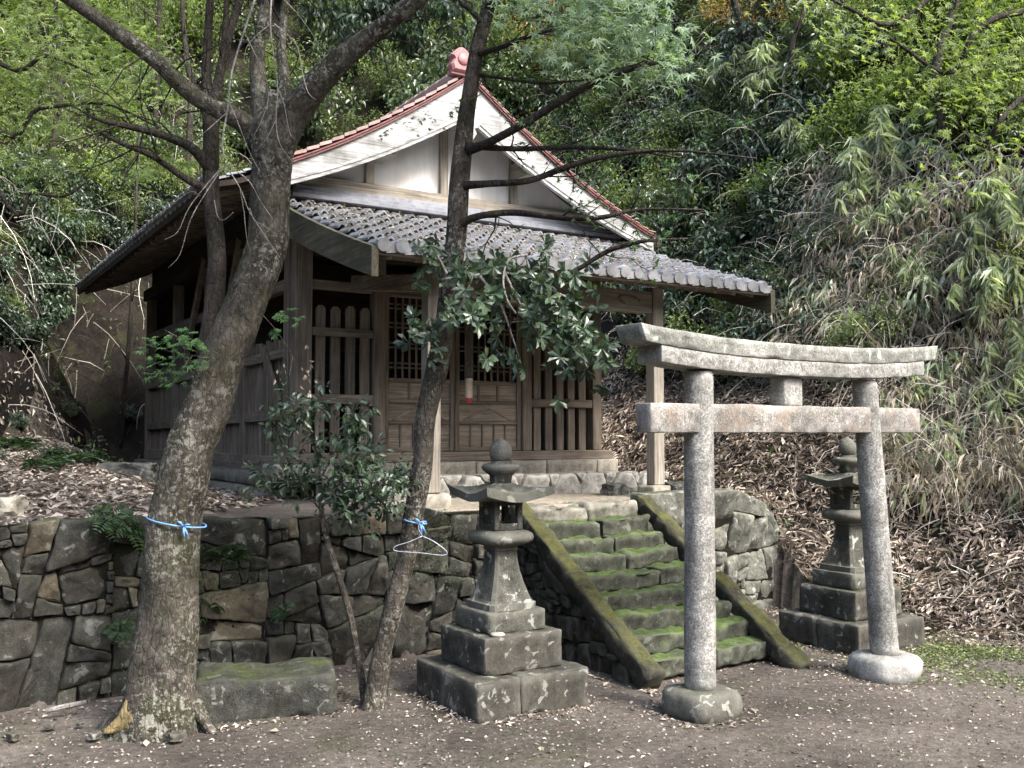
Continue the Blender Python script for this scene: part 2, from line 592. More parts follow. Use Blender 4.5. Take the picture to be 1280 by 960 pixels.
M['dark_rubble'] = stone_mat('dark_rubble', (0.022, 0.022, 0.017), (0.06, 0.058, 0.045), moss=0.3, lichen=0.06, speck=0.4, var=0.5, bumpd=0.012, earth=0.6)
M['step_stone'] = stone_mat('step_stone', (0.020, 0.022, 0.016), (0.080, 0.084, 0.062), moss=0.46, mosscol=((0.03, 0.06, 0.010), (0.12, 0.19, 0.03)), lichen=0.15, speck=0.5, var=0.2, bumpd=0.01, mosstop=0.7)
M['step_top'] = stone_mat('step_top', (0.10, 0.098, 0.08), (0.22, 0.21, 0.175), moss=0.28, lichen=0.15, speck=0.4, var=0.15, bumpd=0.008)
M['slab_stone'] = stone_mat('slab_stone', (0.014, 0.014, 0.010), (0.055, 0.052, 0.038), moss=0.60, mosscol=((0.03, 0.035, 0.010), (0.11, 0.11, 0.025)), lichen=0.12, speck=0.4, var=0.2, bumpd=0.012, mosstop=0.6)
M['pale_rubble'] = stone_mat('pale_rubble', (0.14, 0.135, 0.115), (0.34, 0.33, 0.30), moss=0.15, lichen=0.3, speck=0.4, var=0.35, bumpd=0.012)
M['mossy_rock'] = stone_mat('mossy_rock', (0.045, 0.05, 0.038), (0.19, 0.19, 0.16), moss=0.42, mosscol=((0.05, 0.065, 0.015), (0.14, 0.16, 0.04)), lichen=0.55, speck=0.4, var=0.3, bumpd=0.02, scale=1.3)
M['plinth'] = stone_mat('plinth_stone', (0.16, 0.15, 0.12), (0.30, 0.28, 0.23), moss=0.12, lichen=0.12, speck=0.4, var=0.2)
M['plinth_dark'] = stone_mat('plinth_dark', (0.08, 0.075, 0.058), (0.16, 0.15, 0.12), moss=0.3, lichen=0.12, speck=0.4, var=0.3)
M['dark_rock'] = stone_mat('dark_rock', (0.03, 0.03, 0.028), (0.09, 0.09, 0.08), moss=0.25, lichen=0.25, speck=0.4, var=0.3)

wd, wl = (0.078, 0.064, 0.050), (0.27, 0.226, 0.178)
for ax, nm in enumerate('xyz'):
    M['wood_' + nm] = wood_mat('old_wood_' + nm, wd, wl, ax, wear=0.25, wearcol=(0.26, 0.22, 0.17))
    M['pale_wood_' + nm] = wood_mat('pale_wood_' + nm, (0.16, 0.14, 0.11), (0.42, 0.38, 0.32), ax, wear=0.4, stain=0.15)
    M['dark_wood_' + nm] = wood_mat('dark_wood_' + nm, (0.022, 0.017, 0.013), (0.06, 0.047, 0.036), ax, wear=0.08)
M['door_wood'] = wood_mat('door_wood', (0.13, 0.108, 0.082), (0.38, 0.315, 0.245), 0, wear=0.4, wearcol=(0.45, 0.39, 0.32))
M['verge_wood'] = wood_mat('verge_wood', (0.045, 0.043, 0.03), (0.12, 0.11, 0.08), 1, wear=0.15, stain=0.4, wearcol=(0.3, 0.2, 0.1))
M['barge_wood'] = wood_mat('barge_wood', (0.22, 0.22, 0.215), (0.56, 0.56, 0.55), 0, wear=0.5, wearcol=(0.62, 0.62, 0.62), var=0.1, bumpd=0.006, stain=.35)

def plaster():
    m, n, b = newmat('white_plaster')
    c = coords(n, per_obj=False)
    col = ramp(n, noise(n, c, 2.0, 6, 0.6), [(0.3, (0.46, 0.455, 0.44)), (0.7, (0.62, 0.62, 0.62))])
    st = noise(n, coords(n, (6, 6, 0.7), per_obj=False), 1.5, 6, 0.65)
    col = mix(n, ramp(n, st, [(0.46, 0.0), (0.70, 0.5)]), col, (0.36, 0.33, 0.28))
    n.links.new(col, b.inputs['Base Color'])
    b.inputs['Roughness'].default_value = 0.9
    bump(n, b, noise(n, c, 40, 5, 0.6), 0.25, 0.004)
    return m
M['plaster'] = plaster()

def tile_mat(name, a, bcol, dirt=0.5, var=0.5):
    m, n, b = newmat(name)
    c = coords(n)
    col = ramp(n, noise(n, c, 9, 6, 0.6), [(0.3, a), (0.7, bcol)])
    col = mix(n, var, col, ramp(n, obj_rnd(n), [(0, 0.5), (1, 1.4)]), 'MULTIPLY')
    col = mix(n, ramp(n, noise(n, c, 26, 6, 0.7), [(0.5, 0.0), (0.65, dirt)]), col, (0.24, 0.21, 0.17))
    n.links.new(col, b.inputs['Base Color'])
    b.inputs['Roughness'].default_value = 0.55
    b.inputs['Specular IOR Level'].default_value = 0.45
    bump(n, b, noise(n, c, 60, 5, 0.65), 0.5, 0.005)
    return m
M['tile'] = tile_mat('roof_tile', (0.13, 0.135, 0.145), (0.33, 0.34, 0.36), 0.6)
M['tile_blue'] = tile_mat('ridge_tile', (0.10, 0.11, 0.13), (0.22, 0.235, 0.265), 0.25)
M['tile_rust'] = tile_mat('rust_tile', (0.22, 0.12, 0.11), (0.34, 0.24, 0.22), 0.5)
M['red'] = tile_mat('faded_red_metal', (0.09, 0.018, 0.02), (0.19, 0.055, 0.055), 0.4, 0.1)
M['pink'] = tile_mat('faded_pink_tile', (0.22, 0.07, 0.08), (0.36, 0.17, 0.17), 0.4, 0.1)

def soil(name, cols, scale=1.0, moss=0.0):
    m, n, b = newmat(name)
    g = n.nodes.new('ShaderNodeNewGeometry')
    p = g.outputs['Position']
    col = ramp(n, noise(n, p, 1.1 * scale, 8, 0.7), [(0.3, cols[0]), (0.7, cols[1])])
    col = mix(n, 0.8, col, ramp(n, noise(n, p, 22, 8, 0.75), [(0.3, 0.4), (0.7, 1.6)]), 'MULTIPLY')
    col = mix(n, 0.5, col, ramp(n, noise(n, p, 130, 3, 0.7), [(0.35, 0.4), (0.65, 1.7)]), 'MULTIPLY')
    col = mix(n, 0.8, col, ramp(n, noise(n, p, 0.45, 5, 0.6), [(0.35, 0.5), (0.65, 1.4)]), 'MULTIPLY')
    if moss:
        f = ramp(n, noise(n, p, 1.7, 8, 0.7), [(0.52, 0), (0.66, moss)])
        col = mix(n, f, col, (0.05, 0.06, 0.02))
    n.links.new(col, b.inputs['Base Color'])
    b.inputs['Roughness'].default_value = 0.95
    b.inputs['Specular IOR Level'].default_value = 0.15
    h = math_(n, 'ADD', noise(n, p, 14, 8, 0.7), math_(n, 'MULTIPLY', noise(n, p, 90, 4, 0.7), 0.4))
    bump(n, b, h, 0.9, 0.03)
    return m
M['dirt'] = soil('packed_dirt', ((0.048, 0.041, 0.034), (0.15, 0.13, 0.11)), moss=0.35)
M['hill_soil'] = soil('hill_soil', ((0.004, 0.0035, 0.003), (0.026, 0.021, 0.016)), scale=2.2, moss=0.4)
M['landing'] = soil('landing_floor', ((0.26, 0.23, 0.18), (0.40, 0.36, 0.29)))

g1 = lambda *c: list(c)
M['lf_dark'] = leaf_mat('dark_glossy_leaf', g1((0.018, 0.036, 0.020), (0.04, 0.07, 0.036), (0.085, 0.125, 0.07)), 0.2, 0.38, 0.6)
M['lf_shrub'] = leaf_mat('shrub_leaf', g1((0.03, 0.052, 0.022), (0.075, 0.115, 0.045), (0.16, 0.21, 0.09)), 0.35, 0.30, 0.8)
M['lf_bright'] = leaf_mat('bright_leaf', g1((0.08, 0.125, 0.035), (0.16, 0.225, 0.06), (0.30, 0.37, 0.13)), 0.5, 0.5, 0.3)
M['lf_mid'] = leaf_mat('mid_green_leaf', g1((0.06, 0.095, 0.03), (0.13, 0.18, 0.055), (0.25, 0.31, 0.11)), 0.4, 0.45, 0.4)
M['lf_maple'] = leaf_mat('maple_leaf', g1((0.09, 0.15, 0.09), (0.17, 0.25, 0.155), (0.29, 0.38, 0.25)), 0.4, 0.5, 0.35)
M['lf_maple_dark'] = leaf_mat('maple_leaf_dark', g1((0.03, 0.08, 0.025), (0.06, 0.13, 0.04), (0.09, 0.18, 0.05)), 0.35, 0.5, 0.35)
M['lf_bamboo'] = leaf_mat('bamboo_leaf', g1((0.13, 0.17, 0.10), (0.30, 0.36, 0.26), (0.56, 0.60, 0.51)), 0.35, 0.45, 0.4)
M['lf_weed'] = leaf_mat('weed_leaf', g1((0.05, 0.07, 0.025), (0.13, 0.17, 0.06), (0.30, 0.33, 0.16)), 0.3, 0.5, 0.3)
M['lf_dry'] = leaf_mat('dry_leaf', g1((0.12, 0.10, 0.075), (0.29, 0.25, 0.195), (0.52, 0.47, 0.39)), 0.15, 0.8, 0.15)
M['lf_litter'] = leaf_mat('litter_leaf', g1((0.05, 0.038, 0.031), (0.155, 0.122, 0.10), (0.33, 0.28, 0.235), (0.58, 0.52, 0.455)), 0.1, 0.75, 0.2)
M['lf_sun_patch'] = leaf_mat('sun_patch_leaf', g1((0.20, 0.16, 0.03), (0.45, 0.28, 0.08), (0.60, 0.40, 0.16)), 0.4, 0.6, 0.2)  # yellow-orange colour stands in for sunlit earth patches on the hill
M['lf_fern'] = leaf_mat('fern_leaf', g1((0.02, 0.04, 0.018), (0.04, 0.075, 0.03), (0.07, 0.12, 0.05)), 0.3, 0.5, 0.3)
M['debris'] = leaf_mat('roof_debris', g1((0.10, 0.075, 0.055), (0.24, 0.20, 0.16), (0.42, 0.38, 0.33)), 0.1, 0.8, 0.1)
M['straw'] = leaf_mat('dead_stem', g1((0.13, 0.12, 0.10), (0.30, 0.275, 0.23), (0.52, 0.49, 0.43)), 0.0, 0.8, 0.1)
M['bark'] = bark_mat('tree_bark', (0.024, 0.021, 0.016), (0.118, 0.106, 0.083), 0.6, 0.8)
M['bark_slim'] = bark_mat('slender_bark', (0.032, 0.027, 0.022), (0.10, 0.085, 0.068), 0.55, 0.35)
M['bark_dark'] = bark_mat('dark_bark', (0.02, 0.016, 0.013), (0.06, 0.05, 0.04), 0.1, 0.3)
M['twig'] = bark_mat('pale_twig', (0.24, 0.22, 0.19), (0.46, 0.44, 0.40), 0.2, 0.0)
M['torn'] = bark_mat('torn_wood', (0.16, 0.11, 0.045), (0.46, 0.36, 0.16), 0.3, 0.15)
M['fungus'] = bark_mat('yellow_wood', (0.30, 0.22, 0.10), (0.5, 0.4, 0.2), 0.1, 0.1)

def plain(name, col, rough=0.5, metal=0.0, var=0.25):
    m, n, b = newmat(name)
    c = coords(n)
    x = ramp(n, noise(n, c, 30, 4, 0.6), [(0.3, tuple(v * (1 - var) for v in col)), (0.7, tuple(min(1, v * (1 + var)) for v in col))])
    n.links.new(x, b.inputs['Base Color'])
    b.inputs['Roughness'].default_value = rough
    b.inputs['Metallic'].default_value = metal
    return m
M['blue_tape'] = plain('blue_plastic_string', (0.13, 0.30, 0.55), 0.5)
M['wire'] = plain('pale_wire', (0.45, 0.48, 0.58), 0.4, 0.3)
M['rope'] = plain('bell_rope', (0.10, 0.085, 0.075), 0.9)
M['rope_red'] = plain('red_tassel', (0.40, 0.05, 0.04), 0.8)
M['plate'] = plain('chrome_white', (0.5, 0.42, 0.33), 0.7)
# ---------------------------------------------------------------- the ground and the hillside
TZ = 0.95            # height of the terrace
SB = lambda a, b: (SW(a, b).x, SW(a, b).y)
FLAT = [(-30, -30), (-7.0, 2), (-6.3, 4), (-5.5, 7.0), (-5.15, 9.5), (-5.3, 12.5), SB(-2.6, 9.0), SB(1.9, 9.0), SB(2.15, 4.0), SB(2.15, 1.2),
        SB(1.9, 0.3), SB(2.2, -0.40), SB(2.2, -1.0), SB(2.15, -1.50), SB(2.75, -2.35), SB(3.8, -3.7), (9.5, 4.5), (16, 0), (30, -30)]
def poly_dist(X, Y, P):
    d = np.full(X.shape, 1e9)
    ins = np.zeros(X.shape, bool)
    for i in range(len(P)):
        x0, y0 = P[i]
        x1, y1 = P[(i + 1) % len(P)]
        dx, dy = x1 - x0, y1 - y0
        t = np.clip(((X - x0) * dx + (Y - y0) * dy) / (dx * dx + dy * dy), 0, 1)
        d = np.minimum(d, np.hypot(X - x0 - t * dx, Y - y0 - t * dy))
        c = ((y0 > Y) != (y1 > Y)) & (X < (x1 - x0) * (Y - y0) / (y1 - y0 + 1e-12) + x0)
        ins ^= c
    return np.where(ins, -d, d)
def sst(x, a, b):
    t = np.clip((x - a) / (b - a), 0, 1)
    return t * t * (3 - 2 * t)
_ph = rng.random((14, 3)) * 6.28
def wob(X, Y, s):
    r = 0
    for i in range(14):
        an = i * 2.4
        k = s * (0.7 + 0.23 * i)
        r = r + np.sin(k * (X * math.cos(an) + Y * math.sin(an)) + _ph[i, 0]) / (1 + 0.25 * i)
    return r / 4
def H(X, Y):
    X = np.asarray(X, float); Y = np.asarray(Y, float)
    a, b = AB(X, Y)
    d = poly_dist(X, Y, FLAT)
    wl_ = sst(-a, 1.9, 2.4)
    d = d + wl_ * (wob(X, Y, 3.2) * .22 + wob(X + 3, Y, 11) * .09) * np.clip(1 + d * 2, 0, 1)
    o = np.maximum(d, 0)
    wr = sst(a, 0.0, 1.6)                                  # right side: gentler slope first
    right = 0.62 * np.minimum(o, 2.0) + 1.75 * np.maximum(o - 2.0, 0)
    left = 2.3 * np.minimum(o, 1.6) + 1.25 * np.maximum(o - 1.6, 0)
    h = wr * right + (1 - wr) * left
    cap = 17.0
    h = np.where(h > cap, cap + (h - cap) * 0.12, h)
    base = TZ * np.where(a < 2.1, sst(b, -0.36, -0.33), sst(b, -1.3, 0.2))
    # a slope of litter on the terrace, left of the building
    lf = sst(-a, 1.9, 3.2) * np.clip((b + 0.1) * 0.10, 0, 0.5)
    h = h + base + lf
    n = wob(X, Y, 1.7) * 0.10 + wob(X + 5, Y, 5.5) * 0.035
    # small unevenness of the dirt
    amp = np.where(o > 0, np.minimum(1.0, 0.25 + o * 1.2), 0.10)
    amp = amp * np.where((b > -0.5) & (np.abs(a) < 2.0) & (b < 8), 0.15, 1.0)
    n2 = (wob(X * 1.3, Y * 1.3 + 7, 9) * .09 + wob(X + 2, Y, 23) * .035) * np.clip(o * 1.5, 0, 1)
    return h + n * amp + n2
def Hs(x, y):
    return float(H(np.array([x]), np.array([y]))[0])

def axis_grid(lo, hi, nlo, nhi, fine, coarse):
    g = list(np.arange(nlo, nhi, fine))
    x, s = nhi, fine
    while x < hi:
        g.append(x); s = min(coarse, s * 1.15); x += s
    x, s = nlo - fine, fine
    pre = []
    while x > lo:
        pre.append(x); s = min(coarse, s * 1.15); x -= s
    return np.array(pre[::-1] + g)
gx = axis_grid(-45, 45, -7.5, 8.5, 0.07, 2.5)
gy = axis_grid(-45, 60, 3.2, 18.0, 0.07, 2.5)
GX, GY = np.meshgrid(gx, gy)
GZ = H(GX, GY)
D = poly_dist(GX, GY, FLAT)
nx_, ny_ = len(gx), len(gy)
ii = (np.arange(ny_ - 1)[:, None] * nx_ + np.arange(nx_ - 1)[None]).ravel()
quads = np.stack([ii, ii + 1, ii + 1 + nx_, ii + nx_], 1)
Dq = D.ravel()[quads].max(1)
verts = np.stack([GX.ravel(), GY.ravel(), GZ.ravel()], 1)
def sub(q):
    u, inv = np.unique(q, return_inverse=True)
    return verts[u], inv.reshape(q.shape)
vg, fg = sub(quads[Dq <= 0.05])
tag(obj('ground', mesh_np('ground', vg, [fg], True), M['dirt']), 'bare packed dirt ground with scattered leaves and stones', kind='structure')
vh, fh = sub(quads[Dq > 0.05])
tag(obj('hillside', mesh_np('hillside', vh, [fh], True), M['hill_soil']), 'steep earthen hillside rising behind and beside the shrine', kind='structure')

def scatter(n, x0, x1, y0, y1, test):
    out = []
    tot = 0
    while tot < n:
        X = rng.uniform(x0, x1, n * 2); Y = rng.uniform(y0, y1, n * 2)
        k = test(X, Y)
        out.append(np.stack([X[k], Y[k]], 1))
        tot += k.sum()
        if len(out) > 60: break
    return np.concatenate(out)[:n]
def in_view(X, Y, Z=None, m=0.26):
    k = (np.abs(X / np.maximum(Y, 0.1)) < 640 / F + m) & (Y > 2.5)
    return k
def surf_normal(X, Y):
    e = 0.05
    n = np.stack([-(H(X + e, Y) - H(X - e, Y)) / (2 * e), -(H(X, Y + e) - H(X, Y - e)) / (2 * e), np.ones_like(X)], 1)
    return unit(n)

# ---------------------------------------------------------------- stone walls: irregular fitted stones
def clip(poly, nx, ny, c):
    out = []
    for i in range(len(poly)):
        p, q = poly[i], poly[(i + 1) % len(poly)]
        dp, dq = nx * p[0] + ny * p[1] - c, nx * q[0] + ny * q[1] - c
        if dp <= 0: out.append(p)
        if (dp < 0) != (dq < 0) and dp != dq:
            t = dp / (dp - dq)
            out.append((p[0] + (q[0] - p[0]) * t, p[1] + (q[1] - p[1]) * t))
    return out
def area(p):
    return 0.5 * sum(p[i][0] * p[(i + 1) % len(p)][1] - p[(i + 1) % len(p)][0] * p[i][1] for i in range(len(p)))
def power_cells(outline, seeds):
    out = []
    for i, (x, y, r) in enumerate(seeds):
        poly = list(outline)
        for j, (x2, y2, r2) in enumerate(seeds):
            if i == j: continue
            dx, dy = x2 - x, y2 - y
            if dx * dx + dy * dy > 4: continue
            c = ((x2 * x2 + y2 * y2 - r2 * r2) - (x * x + y * y - r * r)) / 2
            poly = clip(poly, dx, dy, c)
            if len(poly) < 3: break
        out.append(poly)
    return out
def inside(poly, x, y):
    c = False
    for i in range(len(poly)):
        (x0, y0), (x1, y1) = poly[i], poly[(i + 1) % len(poly)]
        if (y0 > y) != (y1 > y) and x < (x1 - x0) * (y - y0) / (y1 - y0) + x0: c = not c
    return c
def split_cells(poly, big=(), small=.02, depth=0):
    """blocky masonry: the outline is cut again and again by slightly slanted cuts"""
    A = abs(area(poly))
    xs = [p[0] for p in poly]; ys = [p[1] for p in poly]
    w_, h_ = max(xs) - min(xs), max(ys) - min(ys)
    ins = [q for q in big if inside(poly, q[0], q[1])]
    asp = max(w_, h_) / max(min(w_, h_), 1e-3)
    tgt = small * random.choice((.35, .7, 1.1, 1.9, 2.6))
    if len(ins) == 1: tgt = max(tgt, (2 * ins[0][2]) ** 2 * 1.15)
    if depth > 14 or (A < tgt and (asp < 2.3 or A < .004) and len(ins) < 2): return [poly]
    vert = w_ > h_ * random.uniform(.85, 1.25)
    an = random.gauss(0, .19)
    t = random.uniform(.33, .67)
    if len(ins) >= 2:
        k = 0 if vert else 1
        v_ = sorted(q[k] for q in ins); m_ = len(v_) // 2
        pos = (v_[m_ - 1] + v_[m_]) / 2
    else:
        pos = (min(xs) + w_ * t) if vert else (min(ys) + h_ * t)
        if len(ins) == 1:                       # cut beside the large stone, not through it
            q = ins[0]; c_ = q[0] if vert else q[1]; r_ = q[2] * (1.05 if vert else .9)
            lo, hi = (min(xs), max(xs)) if vert else (min(ys), max(ys))
            pos = c_ - r_ if (c_ - r_ - lo) > (hi - c_ - r_) else c_ + r_
            if not (lo + .03 < pos < hi - .03): return [poly]
    cx, cy = sum(xs) / len(xs), sum(ys) / len(ys)
    if vert: nx, ny, c = math.cos(an), math.sin(an), math.cos(an) * pos + math.sin(an) * cy
    else: nx, ny, c = math.sin(an), math.cos(an), math.sin(an) * cx + math.cos(an) * pos
    p1, p2 = clip(poly, nx, ny, c), clip(poly, -nx, -ny, -c)
    if len(p1) < 3 or len(p2) < 3: return [poly]
    return split_cells(p1, big, small, depth + 1) + split_cells(p2, big, small, depth + 1)
def fitted_stones(outline, seeds=None, gap=0.003, bulge=0.014, depth=0.15, seed=0, cells=None):
    """yields (centre, local stone builder)"""
    res = []
    for i, poly in enumerate(cells if cells is not None else power_cells(outline, seeds)):
        if len(poly) < 3 or abs(area(poly)) < 0.0009: continue
        cx = sum(p[0] for p in poly) / len(poly)
        cy = sum(p[1] for p in poly) / len(poly)
        # resample the outline, cut the corners
        pts = []
        for k in range(len(poly)):
            p, q = poly[k], poly[(k + 1) % len(poly)]
            l = math.hypot(q[0] - p[0], q[1] - p[1])
            m = max(2, int(l / 0.03))
            for s in range(m):
                t = s / m
                pts.append((p[0] + (q[0] - p[0]) * t, p[1] + (q[1] - p[1]) * t))
        for _ in range(1):
            pts = [((pts[k - 1][0] + 10 * pts[k][0] + pts[(k + 1) % len(pts)][0]) / 12, (pts[k - 1][1] + 10 * pts[k][1] + pts[(k + 1) % len(pts)][1]) / 12) for k in range(len(pts))]
        size = math.sqrt(abs(area(poly)))
        g = gap * random.uniform(0.6, 1.6)
        inner = []
        for (px, py) in pts:
            d = math.hypot(px - cx, py - cy) + 1e-6
            k = max(0.3, 1 - g / d)
            jj = 0.014 * mnoise.noise(Vector((px * 11, py * 11, seed + i * 2.2))) + .006 * mnoise.noise(Vector((px * 34, py * 34, seed + i * 2.2)))
            inner.append((cx + (px - cx) * (k + jj / d), cy + (py - cy) * (k + jj / d)))
        n = len(inner)
        m = MB(); m.smooth = True
        bl = bulge * random.uniform(0.3, 1.3) * min(1.2, size / 0.2)
        off = random.uniform(-0.03, 0.025)
        tx, ty = random.uniform(-.12, .12), random.uniform(-.10, .16)
        rings = [(1.0, -depth), (1.0, -0.022), (0.992, -0.003), (0.965, bl * 0.7), (0.88, bl), (0.66, bl * 1.03), (0.36, bl * 1.05)]
        facets = []
        for _ in range(3):
            an = random.uniform(0, 6.283)
            facets.append((math.cos(an), math.sin(an), random.uniform(.10, .35), random.uniform(.15, .7) * size))
        for (s, dz) in rings:
            for (px, py) in inner:
                x3, y3 = cx + (px - cx) * s, cy + (py - cy) * s
                q = dz
                if dz > -0.02:
                    q += off + (x3 - cx) * tx + (y3 - cy) * ty
                    for fx_, fy_, sl_, r_ in facets:
                        q -= sl_ * max(0, (x3 - cx) * fx_ + (y3 - cy) * fy_ - r_ * .45)
                    q += 0.026 * mnoise.noise(Vector((x3 * 9, y3 * 9, seed + i * 1.7))) + 0.014 * mnoise.noise(Vector((x3 * 26, y3 * 26, seed + i)))
                m.v.append((x3 - cx, q, y3 - cy))
        m.v.append((0, bl * 1.05 + off + 0.020 * mnoise.noise(Vector((cx * 8, cy * 8, seed + i * 1.7))), 0))
        for rr in range(len(rings) - 1):
            for k in range(n):
                a0, b0 = rr * n + k, rr * n + (k + 1) % n
                m.f.append((a0, b0, b0 + n, a0 + n))
        last = (len(rings) - 1) * n
        for k in range(n):
            m.f.append((last + k, last + (k + 1) % n, len(m.v) - 1))
        # here +y means out of the wall; flip to the site's -b
        m.v = [(x, -y, z) for x, y, z in m.v]
        res.append((cx, cy, m, size))
    return res

def wall_seeds(x0, x1, y0, y1, size, jit=0.5, fixed=(), rv=0.35):
    s = [tuple(f) for f in fixed]
    y = y0 + size * 0.4
    row = 0
    while y < y1:
        x = x0 + (row % 2) * size * 0.5
        while x < x1:
            px, py = x + random.uniform(-jit, jit) * size * 0.6, y + random.uniform(-jit, jit) * size * 0.22
            if all(math.hypot((px - f[0]), (py - f[1]) * 1.1) > f[3] for f in [(q[0], q[1], q[2], (q[3] if len(q) > 3 else 0.2)) for q in fixed]):
                s.append((px, py, random.uniform(0, rv) * size))
            x += size * random.uniform(0.8, 1.9)
        y += size * random.uniform(0.65, 0.85)
        row += 1
    return [q[:3] for q in s]

# left retaining wall, in the plane b = -0.42: image measurements turned into wall coordinates
def on_plane_b(px, py, b):
    o = Vector((0, 0, EYE))
    d = W(px, py, 1.0) - o
    p0 = SW(0, b)
    t = (p0 - o).dot(V) / d.dot(V)
    p = o + d * t
    return (p - C0).dot(U), p.z
def on_plane_a(px, py, a):
    o = Vector((0, 0, EYE))
    d = W(px, py, 1.0) - o
    t = (SW(a, 0) - o).dot(U) / d.dot(U)
    p = o + d * t
    return (p - C0).dot(V), p.z
BW = -0.42
stones_px = [  # centre x, y and half width in the photograph of the large stones
    (84, 674, 62), (38, 757, 48), (104, 712, 10), (100, 782, 36), (62, 850, 46), (152, 825, 34), (150, 855, 26), (165, 660, 22), (148, 708, 8), (105, 732, 28),
    (314, 677, 46), (375, 656, 22), (376, 692, 18), (341, 728, 32), (305, 768, 34), (238, 775, 26), (232, 735, 20), (375, 745, 20), (428, 700, 18), (447, 690, 14), (477, 684, 16),
    (447, 716, 16), (480, 717, 20), (400, 745, 28), (415, 800, 40), (362, 791, 10), (475, 745, 20), (510, 655, 18), (540, 668, 14), (520, 720, 22), (560, 750, 20), (520, 790, 28),
    (270, 640, 14), (300, 625, 18), (200, 700, 26), (195, 760, 26), (345, 815, 22), (590, 660, 18), (600, 720, 18), (570, 800, 22), (640, 700, 16), (20, 700, 22), (8, 810, 20), (260, 700, 16), (430, 655, 16)]
fixed = []
for (px, py, hw) in stones_px:
    a_, z_ = on_plane_b(px, py, BW)
    a2, _ = on_plane_b(px + hw, py, BW)
    r = abs(a2 - a_)
    fixed.append((a_, z_, r * 0.95, r * 1.15))
o_left = [(-6.5, -0.05), (-0.52, -0.05), (-0.52, 0.93), (-1.1, 0.94), (-1.3, 1.0), (-2.2, 0.97), (-2.9, 1.0), (-3.6, 1.02), (-4.1, 0.97), (-6.5, 1.05)]
wl_t = thing('retaining_wall', 'dry stone retaining wall of large dark fitted stones, left of the steps', 'stone wall', SW(0, BW))
seeds = wall_seeds(-6.4, -0.5, 0, 1.0, 0.125, fixed=fixed)
random.seed(31)
left_cells = []
for x0, x1 in ((-6.5, -5.2), (-5.2, -4.2), (-4.2, -3.3), (-3.3, -2.4), (-2.4, -1.6), (-1.6, -.5)):
    strip = clip(clip(o_left, -1, 0.0, -x0), 1, 0.0, x1)
    left_cells += split_cells(strip, [(q[0], q[1], q[2]) for q in fixed if q[2] > .07], .021)
for cx, cz, m, size in fitted_stones(o_left, cells=left_cells, seed=1):
    o = obj('stone', m, M['wall_stone'], wl_t, (cx, 0, cz))
# earth core behind the joints
core = MB().box(-6.5, -0.52, 0.036, 0.12, -0.1, 0.95)
obj('earth_core', core, M['hill_soil'], wl_t)

# right retaining wall, pale and mossy
wr_t = thing('retaining_wall', 'pale mossy stone wall right of the steps, streaked and half grown over', 'stone wall', SW(0, BW), group=None)
fx = [(0.85, 0.86, .20, .2), (1.22, 0.86, .20, .2), (1.55, .80, .14, .17), (1.0, .48, .2, .2), (1.38, .5, .17, .2), (1.65, .45, .1, .12), (.72, .55, .1, .1), (1.15, .2, .12, .15), (1.5, .2, .12, .15), (1.95, .62, .16, .18), (2.0, .25, .14, .16), (1.8, .1, .06, .08), (2.25, .3, .08, .1)]
o_right = [(0.59, -0.05), (2.42, -0.05), (2.36, 0.35), (2.2, 0.62), (1.95, 0.90), (1.6, 1.04), (0.59, 1.03)]
for cx, cz, m, size in fitted_stones(o_right, cells=split_cells(o_right, (), .055), seed=5, bulge=0.02, gap=0.002):
    obj('stone', m, M['mossy_rock'], wr_t, (cx, 0, cz))
obj('earth_core', MB().box(0.6, 2.05, 0.022, 0.12, -0.1, 0.8), M['hill_soil'], wr_t)

# pale trodden earth between the head of the steps and the porch
n = 26
lv, lf_ = [], []
for i in range(n + 1):
    for j in range(n + 1):
        a_, b_ = -1.35 + 2.75 * i / n, -.345 + 1.12 * j / n
        e_ = max(0, abs(a_ - .02) - 1.15) * .35
        p_ = SW(a_, b_)
        lv.append((p_.x, p_.y, float(H(np.array([p_.x]), np.array([p_.y]))[0]) + .012 - e_ + .010 * mnoise.noise(Vector((a_ * 4, b_ * 4, 0)))))
for i in range(n):
    for j in range(n):
        q = i * (n + 1) + j
        lf_.append((q, q + n + 1, q + n + 2, q + 1))
lm_ = MB(); lm_.add(lv, lf_); lm_.smooth = True
tag(obj('landing_path', lm_, M['landing']), 'pale trodden earth landing between the steps and the porch', kind='structure')

# ---------------------------------------------------------------- the steps
st = thing('stone_steps', 'narrow flight of nine worn mossy stone steps climbing to the terrace', 'steps', SW(0, -1.1))
NS = 9
for i in range(NS):
    zt = 0.955 - i * 0.104
    bf = -0.47 - i * 0.166
    splits = [[-.50, .03, .50], [-.50, 0.02, .50], [-.50, .02, .50], [-.50, .0, .50], [-.50, .16, .50], [-.50, .30, .50], [-.50, .28, .51], [-.50, .15, .55], [-.46, .05, .60]][i]
    for k in range(len(splits) - 1):
        x0, x1 = splits[k] + .006, splits[k + 1] - .006
        dz = random.uniform(-.010, .010); db = random.uniform(-.015, .012)
        sgn = -1 if k == 0 else 1
        tilt = sgn * random.uniform(0.02, 0.05) * (1.0 if i < 4 else 0.5)
        yaw = sgn * random.uniform(0.0, 0.05)
        cxm = (x0 + x1) / 2
        m = rough_block((x1 - x0) / 2, 0.15, 0.060, 0.025, 0.013, 0.026, seed=i * 3 + k, fscale=8)
        o = obj('step_stone', m, M['step_top'] if i == 0 else M['step_stone'], st, (cxm, bf + 0.15 + db + 1.1, zt - 0.062 + dz + (0.02 if sgn > 0 else 0.01)))
        o.rotation_euler = (0, -tilt, yaw)
